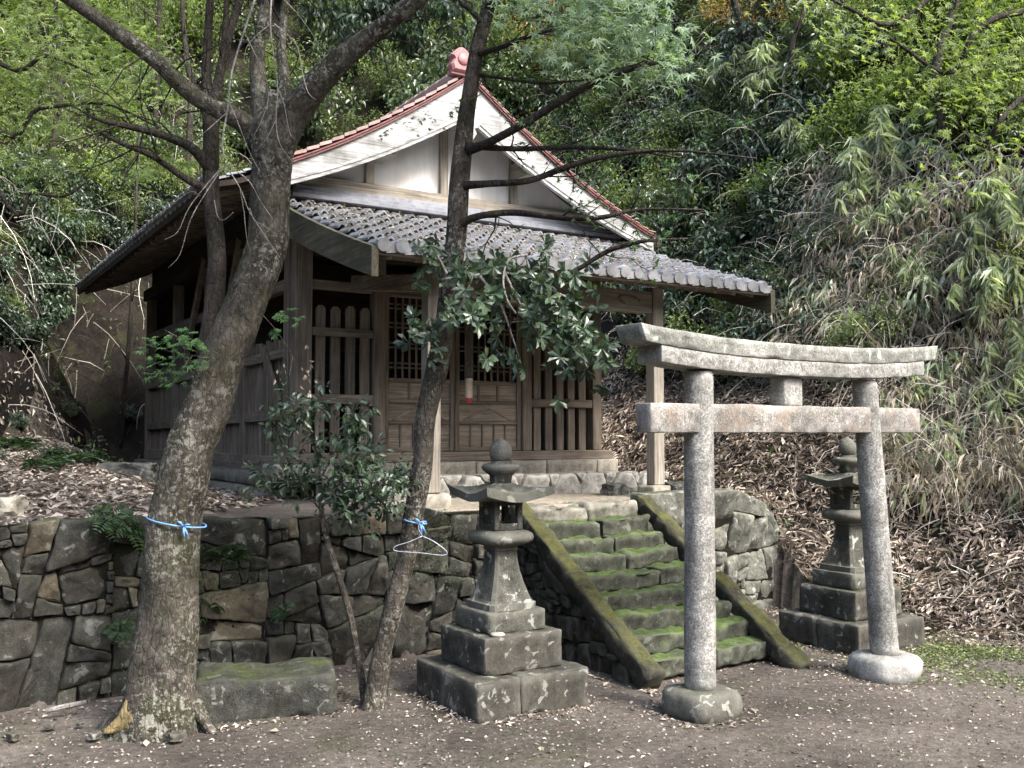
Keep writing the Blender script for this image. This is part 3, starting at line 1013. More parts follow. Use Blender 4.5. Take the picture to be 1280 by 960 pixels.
obj('rubble_core', MB().add([(-.52, .62, .80), (.52, .62, .80), (.52, -.70, -.05), (-.52, -.70, -.05), (-.52, .62, -.05), (.52, .62, -.05)],
    [(0, 3, 2, 1), (0, 1, 5, 4), (0, 4, 3), (1, 2, 5), (3, 4, 5, 2)]), M['dark_rubble'], st)
def side_slab(a, b0, z0, b1, z1, wid, hei, seed, mat):
    L = math.hypot(b1 - b0, z1 - z0)
    m = rough_block(wid / 2, L / 2, hei / 2, 0.03, 0.014, 0.024, seed=seed, fscale=6)
    ang = math.atan2(z0 - z1, b0 - b1)
    o = obj('side_slab', m, mat, st, (a, (b0 + b1) / 2 + 1.1, (z0 + z1) / 2))
    o.rotation_euler = (ang, 0, 0)
    return o
side_slab(-0.575, -0.40, 0.98, -1.92, 0.05, 0.125, 0.13, 3, M['slab_stone'])
side_slab(0.575, -0.42, 0.98, -1.18, 0.50, 0.13, 0.12, 5, M['slab_stone'])
side_slab(0.575, -1.20, 0.485, -2.02, -0.02, 0.14, 0.12, 6, M['slab_stone'])
# rubble flank under the left slab, facing left
fl_t = thing('rubble_flank', 'dark triangular rubble wall under the left edge slab of the steps', 'stone wall', SW(-0.60, -1.1), TH - math.pi / 2)
o_fl = [(-0.68, -0.05), (0.86, -0.05), (0.76, 0.05), (-0.68, 0.93)]
for cx, cz, m, size in fitted_stones(o_fl, cells=split_cells(o_fl, (), .018), seed=9, bulge=0.03, depth=0.08):
    obj('stone', m, M['dark_rubble'], fl_t, (cx, 0, cz))
obj('earth_core', MB().add([(-.68, .04, -.05), (.86, .04, -.05), (.76, .04, .04), (-.68, .04, .9), (-.68, .07, -.05), (.86, .07, -.05), (.76, .07, .04), (-.68, .07, .9)],
    [(0, 1, 2, 3), (7, 6, 5, 4), (0, 4, 5, 1), (1, 5, 6, 2), (2, 6, 7, 3), (3, 7, 4, 0)]), M['dark_rubble'], fl_t)
# ---------------------------------------------------------------- the shrine hall
hall = thing('shrine_hall', 'weathered wooden shrine hall with white plaster gable and grey tiled porch roof', 'shrine', SW(0, 0, TZ))
def hp(name, mb, mat, parent=None, **k):
    """a piece of the hall given in site coordinates (a, b, z)"""
    me = mb.mesh(name, (0, 0, TZ)) if isinstance(mb, MB) else mb
    return obj(name, me, mat, parent or hall, None if parent is None else None, **k)
def hbox(name, a0, a1, b0, b1, z0, z1, mat, parent=None, bev=0.005, **k):
    return hp(name, MB().box(a0, a1, b0, b1, z0, z1, bev), mat, parent, **k)
BF, BB = 1.535, 7.30
AL, AR = -1.52, 1.58

# stone plinth under the walls and the front edging
x = -1.78
while x < 1.72:
    L = random.uniform(.34, .62)
    L = min(L, 1.76 - x)
    m = rough_block(L / 2 - .005, .17, .075, .05, .012, .006, seed=x)
    obj('plinth_stone', m, M['plinth'], hall, (x + L / 2, 1.52, 1.172 - TZ))
    x += L
rb = thing('kerb_wall', 'low row of pale rough stones edging the porch floor before the hall', 'stone kerb', SW(0.5, .82, TZ))
fxk = [(-.75, .1, .12, .1), (-.42, .09, .12, .1), (-.1, .1, .13, .1), (.25, .09, .13, .1), (.55, .1, .10, .1), (.9, .09, .12, .1), (1.2, .1, .09, .1)]
for cx, cz, m, size in fitted_stones([(-1.9, -.04), (1.45, -.04), (1.45, .19), (-1.9, .21)], wall_seeds(-1.9, 1.45, -.02, .2, .16, fixed=fxk), seed=12, bulge=.05, depth=.2, gap=.006):
    obj('stone', m, M['pale_rubble'], rb, (cx, 0, cz))
obj('porch_floor', MB().box(-1.9, 1.40, .06, .60, -.1, .15), M['landing'], rb)
hbox('floor', AL - .05, AR + .05, 1.60, BB, 1.0, 1.30, M['wood_x'])
# side plinth, two courses
for row, (z0, z1, aa) in enumerate(((.90, 1.03, -1.72), (1.035, 1.16, -1.64))):
    y = 1.70
    while y < 7.3:
        L = random.uniform(.5, .9)
        m = rough_block(.14, L / 2 - .006, (z1 - z0) / 2, .07, .014, .008, seed=y + row)
        obj('plinth_stone', m, M['plinth_dark'], hall, (aa + .10, y + L / 2, (z0 + z1) / 2 - TZ))
        y += L

# sills, posts and beams of the front
hbox('sill', -1.66, 1.74, BF - .10, BF + .06, 1.249, 1.335, M['wood_x'])
for a, wdt, z1 in ((-1.5, .075, 3.45), (-.80, .055, 3.3), (.745, .05, 3.3), (1.58, .055, 3.4)):
    hbox('post', a - wdt, a + wdt, BF - .065, BF + .055, 1.337, z1, M['wood_z'])
hbox('head_beam', -1.42, -.858, BF - .04, BF + .03, 2.735, 2.815, M['wood_x'])
hbox('head_beam', -.742, .692, BF - .05, BF + .03, 2.76, 2.86, M['wood_x'])
hbox('head_beam', .798, 1.522, BF - .04, BF + .03, 2.735, 2.815, M['wood_x'])
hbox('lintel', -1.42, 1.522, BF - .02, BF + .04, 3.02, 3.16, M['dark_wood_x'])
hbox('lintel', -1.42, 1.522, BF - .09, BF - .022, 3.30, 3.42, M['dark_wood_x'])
# picket panels left and right of the doors
def pickets(a0, n, sp, wid):
    for k in range(n):
        c = a0 + sp * k
        t = 2.60 + random.uniform(-.01, .01)
        h = wid / 2
        y0, y1 = BF - .022, BF + .006
        v = [(c - h, y0, 1.337), (c + h, y0, 1.337), (c + h, y0, t - .03), (c + h * .45, y0, t), (c - h * .45, y0, t), (c - h, y0, t - .03)]
        v += [(p[0], y1, p[2]) for p in v]
        f = [(0, 1, 2, 3, 4, 5), (11, 10, 9, 8, 7, 6)] + [(i, i + 6, (i + 1) % 6 + 6, (i + 1) % 6) for i in range(6)]
        hp('picket', MB().add(v, f), M['wood_z'])
pickets(-1.335, 4, .137, .084)
pickets(.885, 5, .135, .080)
for a0, a1 in ((-1.423, -.857), (.797, 1.523)):
    hbox('rail', a0, a1, BF - .060, BF - .024, 2.335, 2.405, M['wood_x'])
    hbox('rail', a0, a1, BF - .060, BF - .024, 1.755, 1.835, M['wood_x'])
# doors: stiles, lattice above, panels below
dleft, dright, mid = -.742, .692, -.03
for (a0, a1) in ((dleft, mid - .004), (mid + .004, dright)):
    door = hbox('door', a0, a1, BF - .005, BF + .012, 1.338, 1.985, M['door_wood'])
    for (s0, s1) in ((a0, a0 + .045), (a1 - .045, a1)):
        hbox('stile', s0, s1, BF - .032, BF - .007, 1.338, 2.758, M['wood_z'], door)
    for z0, z1 in ((1.338, 1.375), (1.585, 1.615), (1.775, 1.805), (1.955, 1.995), (2.72, 2.757)):
        hbox('rail', a0 + .047, a1 - .047, BF - .030, BF - .008, z0, z1, M['wood_x'], door)
    n = 5
    for k in range(1, n):
        c = a0 + .045 + (a1 - a0 - .09) * k / n
        hbox('muntin', c - .009, c + .009, BF - .024, BF - .007, 1.377, 1.583, M['wood_z'], door)
    for k in (1, 2):
        c = a0 + .045 + (a1 - a0 - .09) * k / 3
        hbox('muntin', c - .012, c + .012, BF - .024, BF - .007, 1.807, 1.953, M['wood_z'], door)
    # raised diagonal carving on the middle board
    cx_ = (a0 + a1) / 2
    cv = MB()
    for s in (-1, 1):
        cv.bar((cx_ - .26 * s, BF - .010, 1.625), (cx_ + .04 * s, BF - .010, 1.765), .012, .016, .003)
    hp('carving', cv, M['door_wood'], door, kind='stuff')
    lt = MB()
    nb = 9
    for k in range(1, nb):
        c = a0 + .045 + (a1 - a0 - .09) * k / nb
        lt.box(c - .010, c + .010, BF - .022, BF - .009, 1.996, 2.719, .002)
    for z in (2.09, 2.13, 2.27, 2.31, 2.45, 2.49, 2.62, 2.66):
        lt.box(a0 + .047, a1 - .047, BF - .0085, BF + .003, z - .008, z + .008, .002)
    hp('lattice', lt, M['wood_z'], door, kind='stuff')

# left wall: posts, rails and close set slats (b runs back)
for b_, z1 in ((1.70, 3.4), (2.95, 3.45), (4.35, 3.45), (5.8, 3.45), (7.3, 3.45)):
    hbox('post', AL - .06, AL + .05, b_ - .06, b_ + .06, 1.0, z1, M['wood_z'])
for z0, z1 in ((1.16, 1.25), (1.62, 1.71), (2.16, 2.24)):
    hp('rail', MB().bar((AL - .03, 1.66, (z0 + z1) / 2), (AL - .03, 7.3, (z0 + z1) / 2 - .07), .05, z1 - z0), M['wood_y'])
for k in range(52):
    b_ = 1.72 + k * .107
    hbox('slat', AL - .005, AL + .018, b_ - .036, b_ + .036, 1.2, 2.34 + random.uniform(-.02, .02), M['wood_z'])
hp('brace', MB().bar((AL - .075, 2.25, 2.25), (AL - .075, 1.78, 1.72), .03, .10, .004), M['wood_z'])
hp('brace', MB().bar((AL - .08, 4.3, 3.4), (AL - .08, 5.1, 2.35), .05, .10, .004), M['wood_z'])
hp('brace', MB().bar((AL - .08, 3.0, 3.4), (AL - .08, 3.5, 2.6), .05, .09, .004), M['wood_z'])
hbox('rail', AL - .05, AL + .03, 1.72, 7.3, 2.74, 2.84, M['wood_y'])
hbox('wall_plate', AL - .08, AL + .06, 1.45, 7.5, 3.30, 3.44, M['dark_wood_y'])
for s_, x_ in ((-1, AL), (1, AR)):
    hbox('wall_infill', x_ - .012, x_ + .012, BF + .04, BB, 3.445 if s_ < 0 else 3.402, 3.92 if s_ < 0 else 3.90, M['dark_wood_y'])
bgm = MB()
for i in range(31):
    a_ = AL + (AR - AL) * i / 30
    z_ = 3.5 + 1.23 * (lambda f: f - .34 * f * (1 - f))(max(0., 1 - abs(a_ + .09) / 2.13)) - .06
    for y in (BB + .03, BB + .06): bgm.v += [(a_, y, 3.4), (a_, y, z_)]
for k in range(30):
    o = k * 4
    bgm.f += [(o, o + 1, o + 5, o + 4), (o + 2, o + 6, o + 7, o + 3), (o + 1, o + 3, o + 7, o + 5)]
hp('back_gable', bgm, M['dark_wood_z'])
# right and back walls of boards, ceiling
for k in range(20):
    b_ = 1.60 + k * .285
    hbox('wall_board', AR - .01, AR + .015, b_ + .002, b_ + .283, 1.0, 3.4, M['wood_z'])
for k in range(10):
    a_ = AL + .31 * k
    hbox('wall_board', a_ + .002, a_ + .308, BB, BB + .025, 1.0, 3.45, M['dark_wood_z'])
hbox('ceiling', AL + .02, AR - .02, BF + .05, BB, 3.36, 3.39, M['dark_wood_y'])
hbox('altar_screen', AL + .08, AR - .08, 3.4, 3.44, 1.3, 3.3, M['dark_wood_x'])

# porch posts on base stones, beam with carving
for a_ in (-1.055, 1.086):
    m = rough_block(.12, .12, .065, .04, .02, .006, seed=a_ + 9)
    obj('base_stone', m, M['plinth'], hall, (a_, 0.0, 1.0 - TZ))
    hbox('porch_post', a_ - .055, a_ + .055, -.055, .055, 1.067, 2.74, M['pale_wood_z'])
pb = hbox('porch_beam', -.99, 1.02, -.05, .05, 2.52, 2.70, M['pale_wood_x'])
sw = MB()
for s, a_ in ((1, .72), (-1, -.70)):
    pts = [(a_ + s * (.16 - .16 * t) * math.cos(t * 5), -.056, 2.61 + .05 * math.sin(t * 5) * (1 - t * .5)) for t in [i / 12 for i in range(13)]]
    sw.tube(pts, [.010] * 13, 5)
hp('carving', sw, M['wood_x'], pb, kind='stuff')
hbox('eave_beam', -1.62, 1.90, -.16, -.06, 2.742, 2.80, M['wood_x'])
for a_ in (-1.055, 1.086):
    hp('tie_beam', MB().bar((a_, .066, 2.62), (a_, 1.44, 2.80), .08, .13), M['wood_y'])

# ---- porch roof
PA0, PA1 = -1.70, 1.97
def pz(b):                          # top of the boards under the tiles
    t = (b + .46) / 1.96
    return 2.735 + .70 * (t * .86 + .14 * t * t)
roof = MB()
for k in range(9):
    b0 = -.44 + 1.94 * k / 8
    for a_ in (PA0 + .03, PA1 - .03):
        roof.v += [(a_, b0, pz(b0) - .028), (a_, b0, pz(b0))]
for k in range(8):
    o = k * 4
    roof.f += [(o, o + 2, o + 6, o + 4), (o + 1, o + 5, o + 7, o + 3), (o, o + 4, o + 5, o + 1), (o + 2, o + 3, o + 7, o + 6)]
roof.f += [(0, 1, 3, 2), (32, 34, 35, 33)]
proof = hp('porch_roof', roof, M['dark_wood_y'])
for k in range(17):
    a_ = PA0 + .12 + k * .214
    pts = [(a_, b_, pz(b_) - .028 - .026) for b_ in (-.40, .5, 1.45)]
    hp('rafter', MB().bar(pts[0], pts[1], .045, .05, .004).bar(pts[1], pts[2], .045, .05, .004), M['pale_wood_y'], proof)
hbox('eave_board', PA0, PA1, -.475, -.443, pz(-.46) - .045, pz(-.46) + .012, M['wood_x'], proof)
# wide verge board on the left slope edge, one on the right
for a_, s in ((PA0 - .03, 1), (PA1 + .02, 1)):
    vb = MB()
    n = 6
    for k in range(n + 1):
        t = k / n
        b_ = -.50 + 1.85 * t
        hh = .20 + .04 * t
        top = pz(b_) + .015
        if s < 0: hh = .10
        for da in (-.025, .025):
            vb.v += [(a_ + da, b_, top - hh), (a_ + da, b_, top)]
    for k in range(n):
        o = k * 4
        vb.f += [(o, o + 1, o + 5, o + 4), (o + 2, o + 6, o + 7, o + 3), (o, o + 4, o + 6, o + 2), (o + 1, o + 3, o + 7, o + 5)]
    vb.f += [(0, 2, 3, 1), (n * 4, n * 4 + 1, n * 4 + 3, n * 4 + 2)]
    hp('verge_board', vb, M['verge_wood'], proof)
# pantiles: one mesh shared, each tile an object
def pantile(wd_, ln, disc=False):
    m = MB(); m.smooth = False
    n = 9
    prof = []
    for i in range(n):
        t = i / (n - 1)
        z = .030 * math.sin(math.pi * min(1, t / .42)) ** .8 if t < .42 else -.016 * math.sin(math.pi * (t - .42) / .58)
        prof.append((-wd_ / 2 + wd_ * t, z))
    for (y, dz) in ((0, .028), (ln, -.002)):
        for (x_, z_) in prof: m.v.append((x_, y, z_ + dz))
        for (x_, z_) in prof: m.v.append((x_, y, z_ + dz - .016))
    for i in range(n - 1):
        m.f += [(i, i + 1, 2 * n + i + 1, 2 * n + i), (n + i, 3 * n + i, 3 * n + i + 1, n + i + 1), (i, n + i, n + i + 1, i + 1)]
    m.f += [(0, 2 * n, 3 * n, n), (n - 1, 2 * n - 1, 4 * n - 1, 3 * n - 1)]
    if disc:
        c = (-wd_ / 2 + wd_ * .21, -.004, .012)
        r = wd_ * .34
        o = len(m.v)
        for y in (-.012, .03):
            for k in range(12):
                an = 2 * math.pi * k / 12
                m.v.append((c[0] + r * math.cos(an), y, c[2] + r * math.sin(an)))
        m.f += [tuple(o + k for k in range(12))]
        m.f += [(o + (k + 1) % 12, o + k, o + 12 + k, o + 12 + (k + 1) % 12) for k in range(12)]
        o = len(m.v)
        m.v += [(-wd_ * .2, -.003, .0), (wd_ * .5, -.003, .004), (wd_ * .48, -.003, -.035), (-wd_ * .1, -.003, -.045), (-wd_ * .2, .02, .0), (wd_ * .5, .02, .004), (wd_ * .48, .02, -.035), (-wd_ * .1, .02, -.045)]
        m.f += [(o, o + 3, o + 2, o + 1), (o + 2, o + 3, o + 7, o + 6), (o + 1, o + 2, o + 6, o + 5)]
    return m
NC, NR = 27, 11
tw, ts = (PA1 - PA0) / NC, 1.97 / NR
tm = pantile(tw * 1.02, ts * 1.18).mesh('tile'); te = pantile(tw * 1.02, ts * 1.18, True).mesh('eave_tile')
for r_ in range(NR):
    b_ = -.50 + ts * r_
    sl = math.atan2(pz(b_ + ts) - pz(b_), ts)
    for c_ in range(NC):
        o = obj('eave_tile' if r_ == 0 else 'tile', te if r_ == 0 else tm, M['tile'], proof,
                (PA0 + tw * (c_ + .5) + random.uniform(-.004, .004), b_ + random.uniform(-.006, .006), pz(b_) + .022 + random.uniform(-.003, .005) - TZ))
        jr = .008 if r_ == 0 else .028
        o.rotation_euler = (sl - .05 + random.uniform(-jr, jr), random.uniform(-jr, jr), random.uniform(-jr, jr))
        if r_ == 0: o.location = (PA0 + tw * (c_ + .5), b_, pz(b_) + .022 - TZ)
# ridge courses where the porch roof meets the gable
hbox('flashing_tile', PA0 + .05, PA1 - .15, 1.36, 1.50, 3.475, 3.515, M['tile_blue'], proof)
hbox('flashing_tile', PA0 + .08, PA1 - .18, 1.40, 1.50, 3.517, 3.555, M['tile_blue'], proof)
hbox('flashing_tile', PA0 + .10, PA1 - .20, 1.43, 1.50, 3.557, 3.60, M['tile_blue'], proof)

# ---- gable
AC = -.09
def zr(a):                          # top line of the main roof
    f = max(0.0, 1 - abs(a - AC) / 2.13)
    return 3.50 + 1.23 * (f - .34 * f * (1 - f))
def wb(a):
    f = max(0.0, 1 - abs(a - AC) / 2.13)
    return .15 + .24 * f ** 1.2
gw = MB()
aa = [-1.62 + (3.06) * i / 30 for i in range(31)]
for a_ in aa:
    for y in (BF - .01, BF + .03):
        gw.v += [(a_, y, 3.66), (a_, y, max(3.67, zr(a_) - .06))]
for k in range(30):
    o = k * 4
    gw.f += [(o, o + 4, o + 5, o + 1), (o + 2, o + 3, o + 7, o + 6), (o + 1, o + 5, o + 7, o + 3)]
hp('gable_wall', gw, M['plaster'])
hbox('gable_beam', -1.75, 1.62, BF - .075, BF - .012, 3.602, 3.70, M['pale_wood_x'])
for a_ in (-.90, -.16, .60, 1.30):
    hbox('gable_post', a_ - .04, a_ + .04, BF - .055, BF - .012, 3.702, zr(a_) - .09, M['pale_wood_z'])
for a_ in (AC, .62, -.84):
    hbox('purlin', a_ - .06, a_ + .06, 1.21, BF - .013, zr(a_) - .30 - (.1 if a_ == AC else 0), zr(a_) - .14 - (.1 if a_ == AC else 0), M['pale_wood_y'])
for s in (-1, 1):
    bb = MB(); rc = MB(); r2 = MB()
    n = 26
    BE = 2.16 if s > 0 else 1.93
    for k in range(n + 1):
        a_ = AC + s * BE * k / n
        zt, ww = zr(a_), wb(a_)
        aj = AC if k == 0 else a_
        for y in (1.165, 1.21):
            bb.v += [(aj, y, zt - ww), (aj, y, zt - .002)]
        for y in (1.13, 1.26):
            rc.v += [(aj, y, zt), (aj, y, zt + .014)]
        for y in (1.140, 1.163):
            r2.v += [(aj, y, zt - .020), (aj, y, zt - .003)]
    for m in (bb, rc, r2):
        for k in range(n):
            o = k * 4
            q = [(o, o + 4, o + 5, o + 1), (o + 2, o + 3, o + 7, o + 6), (o + 1, o + 5, o + 7, o + 3), (o, o + 2, o + 6, o + 4)]
            m.f += [x_[::s] for x_ in q]
        m.f += [(0, 1, 3, 2)[::s], (n * 4, n * 4 + 2, n * 4 + 3, n * 4 + 1)[::s]]
    bo = hp('barge_board', bb, M['barge_wood'])
    hp('capping', rc, M['red'], bo)
    hp('capping', r2, M['red'], bo)
    # shallow raised moulding along the lower edge of the board
    ml = MB()
    for k in range(n + 1):
        a_ = AC + s * (0.10 + (BE - .12) * k / n)
        zz = zr(a_) - wb(a_) + .045
        ml.v += [(a_, 1.157, zz - .010), (a_, 1.157, zz + .010), (a_, 1.164, zz + .014)]
    for k in range(n):
        o = k * 3
        ml.f += [(o, o + 3, o + 4, o + 1)[::s], (o + 1, o + 4, o + 5, o + 2)[::s]]
    hp('moulding', ml, M['barge_wood'], bo)
    # main roof slope: boards below, rafters, tiles in courses
    rs = MB()
    n = 14
    EA = 2.25
    for k in range(n + 1):
        a_ = AC + s * EA * k / n
        z0 = zr(a_) - (.004 if abs(a_ - AC) < 2.13 else .03)
        for y in (1.213, 7.95):
            rs.v += [(a_, y, z0 - .05), (a_, y, z0 - .005)]
    for k in range(n):
        o = k * 4
        rs.f += [x_[::s] for x_ in [(o, o + 4, o + 5, o + 1), (o + 2, o + 3, o + 7, o + 6), (o + 1, o + 5, o + 7, o + 3), (o, o + 2, o + 6, o + 4)]]
    o = n * 4
    rs.f += [(o, o + 2, o + 3, o + 1)[::s]]
    mr = hp('main_roof', rs, M['dark_wood_y'])
    for k in range(26 if s < 0 else 0):
        b_ = 1.45 + k * .255
        A = [AC + s * t for t in (1.2, 1.7, 2.2)]
        m = MB()
        for q in range(2):
            m.bar((A[q], b_, zr(A[q]) - .085), (A[q + 1], b_, zr(A[q + 1]) - .085), .05, .06, .004)
        hp('rafter', m, M['wood_x'], mr)
    hp('eave_board', MB().box(AC + s * 2.255 - .02, AC + s * 2.255 + .02, 1.20, 7.97, 3.40, 3.485), M['dark_wood_y'], mr)
    # tile field: rows of overlapping courses running up the slope
    tf = MB()
    rows = 17
    cols = 40
    cw = (7.98 - 1.20) / cols
    for r_ in range(rows):
        d0, d1 = EA + .03 - r_ * EA / rows, EA + .03 - (r_ + 1.15) * EA / rows
        d1 = max(d1, 0)
        for c_ in range(cols):
            if s > 0 and c_ > 3: continue
            y0 = 1.20 + c_ * cw
            prof = [(0, .012), (.2, .036), (.4, .014), (.7, .0), (1.0, .012)]
            o = len(tf.v)
            for (d, dz) in ((d0, .022), (d1, .006)):
                zz = zr(AC + s * min(d, 2.13)) - max(0, d - 2.13) * .5
                for t, pzz in prof: tf.v.append((AC + s * d, y0 + t * cw, zz + pzz + dz + random.uniform(-.002, .003)))
            for t, pzz in prof: tf.v.append((AC + s * d0, y0 + t * cw, zr(AC + s * min(d0, 2.13)) - .006))
            for i in range(4):
                tf.f.append((o + i, o + i + 1, o + 5 + i + 1, o + 5 + i)[::s])
                tf.f.append((o + 10 + i, o + 11 + i, o + i + 1, o + i)[::s])
    hp('roof_tiles', tf, M['tile'], mr, kind='stuff')
    # rust coloured verge tiles along the gable edge
    for k in range(20 if s > 0 else 18):
        d0 = (2.18 if s > 0 else 1.95) - k * .108
        a0, a1 = AC + s * d0, AC + s * (d0 - .104)
        zz0, zz1 = zr(a0) + .026, zr(a1) + .026
        v = [(a0, 1.14, zz0 + .012), (a1, 1.14, zz1), (a1, 1.33, zz1 + .004), (a0, 1.33, zz0 + .014)]
        v += [(p[0], p[1], p[2] + (.028 if s < 0 else .008)) for p in v]
        f = [(0, 1, 2, 3), (4, 7, 6, 5), (0, 4, 5, 1), (1, 5, 6, 2), (2, 6, 7, 3), (3, 7, 4, 0)]
        hp('verge_tile', MB().add(v, f if s < 0 else [q[::-1] for q in f]), M['tile_rust'], mr)
# eave tiles along the left eave, one by one
etm = MB().box(-.05, .06, -.075, .075, -.015, .022, .01).mesh('eave_tile')
for k in range(40):
    o = obj('eave_tile', etm, M['tile'], hall, (AC - 2.27, 1.30 + k * .168, 3.515 - TZ + random.uniform(-.006, .006)))
    o.rotation_euler = (random.uniform(-.05, .05), -.35, random.uniform(-.04, .04))
# ridge and its end ornament
hbox('ridge', AC - .09, AC + .09, 1.20, 7.95, 4.735, 4.79, M['tile_rust'])
rt = MB()
for k in range(30):
    rt.tube([(AC, 1.25 + k * .223, 4.80), (AC, 1.25 + k * .223 + .218, 4.80)], [.06, .054], 10)
hp('ridge_tiles', rt, M['tile_rust'], kind='stuff')
orn = MB()
prof = [(-.085, 0), (-.10, .05), (-.075, .10), (-.095, .13), (-.06, .17), (-.03, .195), (0, .205), (.03, .195), (.06, .17), (.095, .13), (.075, .10), (.10, .05), (.085, 0)]
n = len(prof)
for y, sc_ in ((1.08, .82), (1.10, 1), (1.17, 1), (1.20, .82)):
    for x_, z_ in prof: orn.v.append((AC - .10 + x_ * sc_ * 1.12, y, 4.735 + .09 + (z_ - .09) * sc_ * 1.12))
for r_ in range(3):
    for k in range(n):
        orn.f.append((r_ * n + k, (r_ + 1) * n + k, (r_ + 1) * n + (k + 1) % n, r_ * n + (k + 1) % n))
orn.f += [tuple(range(n)), tuple(3 * n + k for k in range(n))[::-1]]
oo = hp('ridge_ornament', orn, M['pink'])
bl = lathe([(.001, .02), (.04, .014), (.06, 0), (.055, -.02)], 14)
b2 = obj('boss', bl, M['pink'], oo, (AC - .10, 1.08, 4.735 + .10 - TZ)); b2.rotation_euler = (R(90), 0, 0)
hbox('ornament_foot', AC - .20, AC + .04, 1.11, 1.20, 4.70, 4.745, M['pink'], oo)
# white pendant board under the apex
pd = MB()
prof = [(0, .0), (.06, -.02), (.11, -.08), (.10, -.15), (.05, -.17), (.075, -.215), (.04, -.27), (0, -.30), (-.04, -.27), (-.075, -.215), (-.05, -.17), (-.10, -.15), (-.11, -.08), (-.06, -.02)]
n = len(prof)
for y in (1.135, 1.162):
    for x_, z_ in prof: pd.v.append((AC + x_, y, 4.42 + z_))
for k in range(n): pd.f.append((k, k + n, (k + 1) % n + n, (k + 1) % n))
pd.f += [tuple(range(n)), tuple(n + k for k in range(n))[::-1]]
hp('gable_pendant', pd, M['barge_wood'])

# dry needles and leaves lying on the porch roof
def proof_debris():
    n = 6500
    a = rng.uniform(PA0 + .05, PA1 - .05, n); b = -.42 + 1.85 * rng.random(n)
    k = (wob(a * 2.2, b * 2.2 + 3, 1.6) + rng.normal(0, .35, n) + .25 * np.sin((a - PA0) / tw * 6.283 + 3.4)) > -.08
    a, b = a[k], b[k]; n = len(a)
    t = (b + .46) / 1.96
    z = 2.735 + .70 * (t * .86 + .14 * t * t) + .035 + rng.random(n) * .025 - .018 * np.cos((a - PA0) / tw * 6.283 - 1.2)
    ax = rng.normal(size=(n, 3)) * [1, 1, .15]; ax[:, 2] += ax[:, 1] * .36
    nr = rng.normal(size=(n, 3)) * .35 + [0, -.36, 1]
    return leaf_mesh('dry_leaves', [(np.stack([a, b, z - TZ], 1), ax, nr, rng.uniform(.015, .055, n), rng.uniform(.008, .02, n), TF)])
tag(obj('dry_leaves', proof_debris(), M['debris'], None, SW(0, 0, TZ)), 'dry needles and leaves littering the grey porch roof tiles', 'leaf litter', kind='stuff').rotation_euler = (0, 0, TH)

# bell rope hanging before the doors
brp = thing('bell_rope', 'twisted bell rope ending in a wooden sleeve with red tassel, before the doors', 'bell rope', SW(.0, 1.30, 1.94))
rp = MB()
for s in (0, 1, 2):
    rp.tube([(.012 * math.cos(i * .55 + s * 2.09), .012 * math.sin(i * .55 + s * 2.09), .0 + i * .022) for i in range(46)], [.012] * 46, 6)
obj('rope', rp, M['rope'], brp, (0, 0, .06))
slv = lathe([(.03, -.12), (.036, -.11), (.034, .0), (.036, .05), (.03, .06)], 12)
obj('sleeve', slv, M['plate'], brp)
obj('tassel', lathe([(.010, -.165), (.026, -.155), (.03, -.13), (.028, -.12)], 12), M['rope_red'], brp)
# ---------------------------------------------------------------- torii
TB_ = -2.43
tor = thing('torii_gate', 'small grey granite torii gate standing before the mossy steps', 'torii', SW(.1, TB_))
def column(name, a_base, a_top, r0, r1, z0, z1, mat, seed):
    n, k = 40, 34
    m = MB(); m.smooth = True
    for i in range(k + 1):
        t = i / k
        z = z0 + (z1 - z0) * t
        for j in range(n):
            an = 2 * math.pi * j / n
            r = r0 + (r1 - r0) * t
            p = Vector((math.cos(an) * r, math.sin(an) * r, z))
            r *= 1 + .035 * mnoise.noise(p * 9 + Vector((seed, 0, 0))) + .03 * mnoise.noise(p * 40)
            m.v.append((a_base + (a_top - a_base) * t - .1 + math.cos(an) * r, math.sin(an) * r, z))
    for i in range(k):
        for j in range(n):
            a, b = i * n + j, i * n + (j + 1) % n
            m.f.append((a, b, b + n, a + n))
    m.f.append(tuple(range(n))[::-1]); m.f.append(tuple(k * n + j for j in range(n)))
    return obj(name, m, mat, tor)
column('pillar', -.678, -.668, .086, .078, .135, 1.838, M['granite'], 1)
column('pillar', .855, .708, .085, .074, .135, 1.832, M['granite'], 2)
def base_rock(a, rad, h, seed, sq):
    m = MB(); m.smooth = True
    n = 36
    prof = [(.90, -.06), (1.0, 0.0), (1.03, .35), (.99, .72), (.90, .92), (.70, 1.0), (.35, 1.02), (0.02, 1.03)]
    for i, (r, z) in enumerate(prof):
        for j in range(n):
            an = 2 * math.pi * j / n
            c, s = math.cos(an), math.sin(an)
            k = 1 / (abs(c) ** sq + abs(s) ** sq) ** (1 / sq)
            p = Vector((c * r * rad * k, s * r * rad * k, z * h))
            d = 1 + .12 * mnoise.noise(p * 6 + Vector((seed, 1, 2))) + .09 * mnoise.noise(p * 17 + Vector((seed, 1, 2)))
            m.v.append((p.x * d, p.y * d, p.z + .008 * mnoise.noise(p * 12 + Vector((seed * 2, 0, 0)))))
    for i in range(len(prof) - 1):
        for j in range(n):
            a_, b_ = i * n + j, i * n + (j + 1) % n
            m.f.append((a_, b_, b_ + n, a_ + n))
    m.f.append(tuple((len(prof) - 1) * n + j for j in range(n)))
    obj('base_stone', m, M['lantern'] if seed == 1 else M['granite'], tor, (a - .1, 0, 0))
base_rock(-.678, .172, .14, 1, 3.5)
base_rock(.855, .20, .14, 2, 2.3)
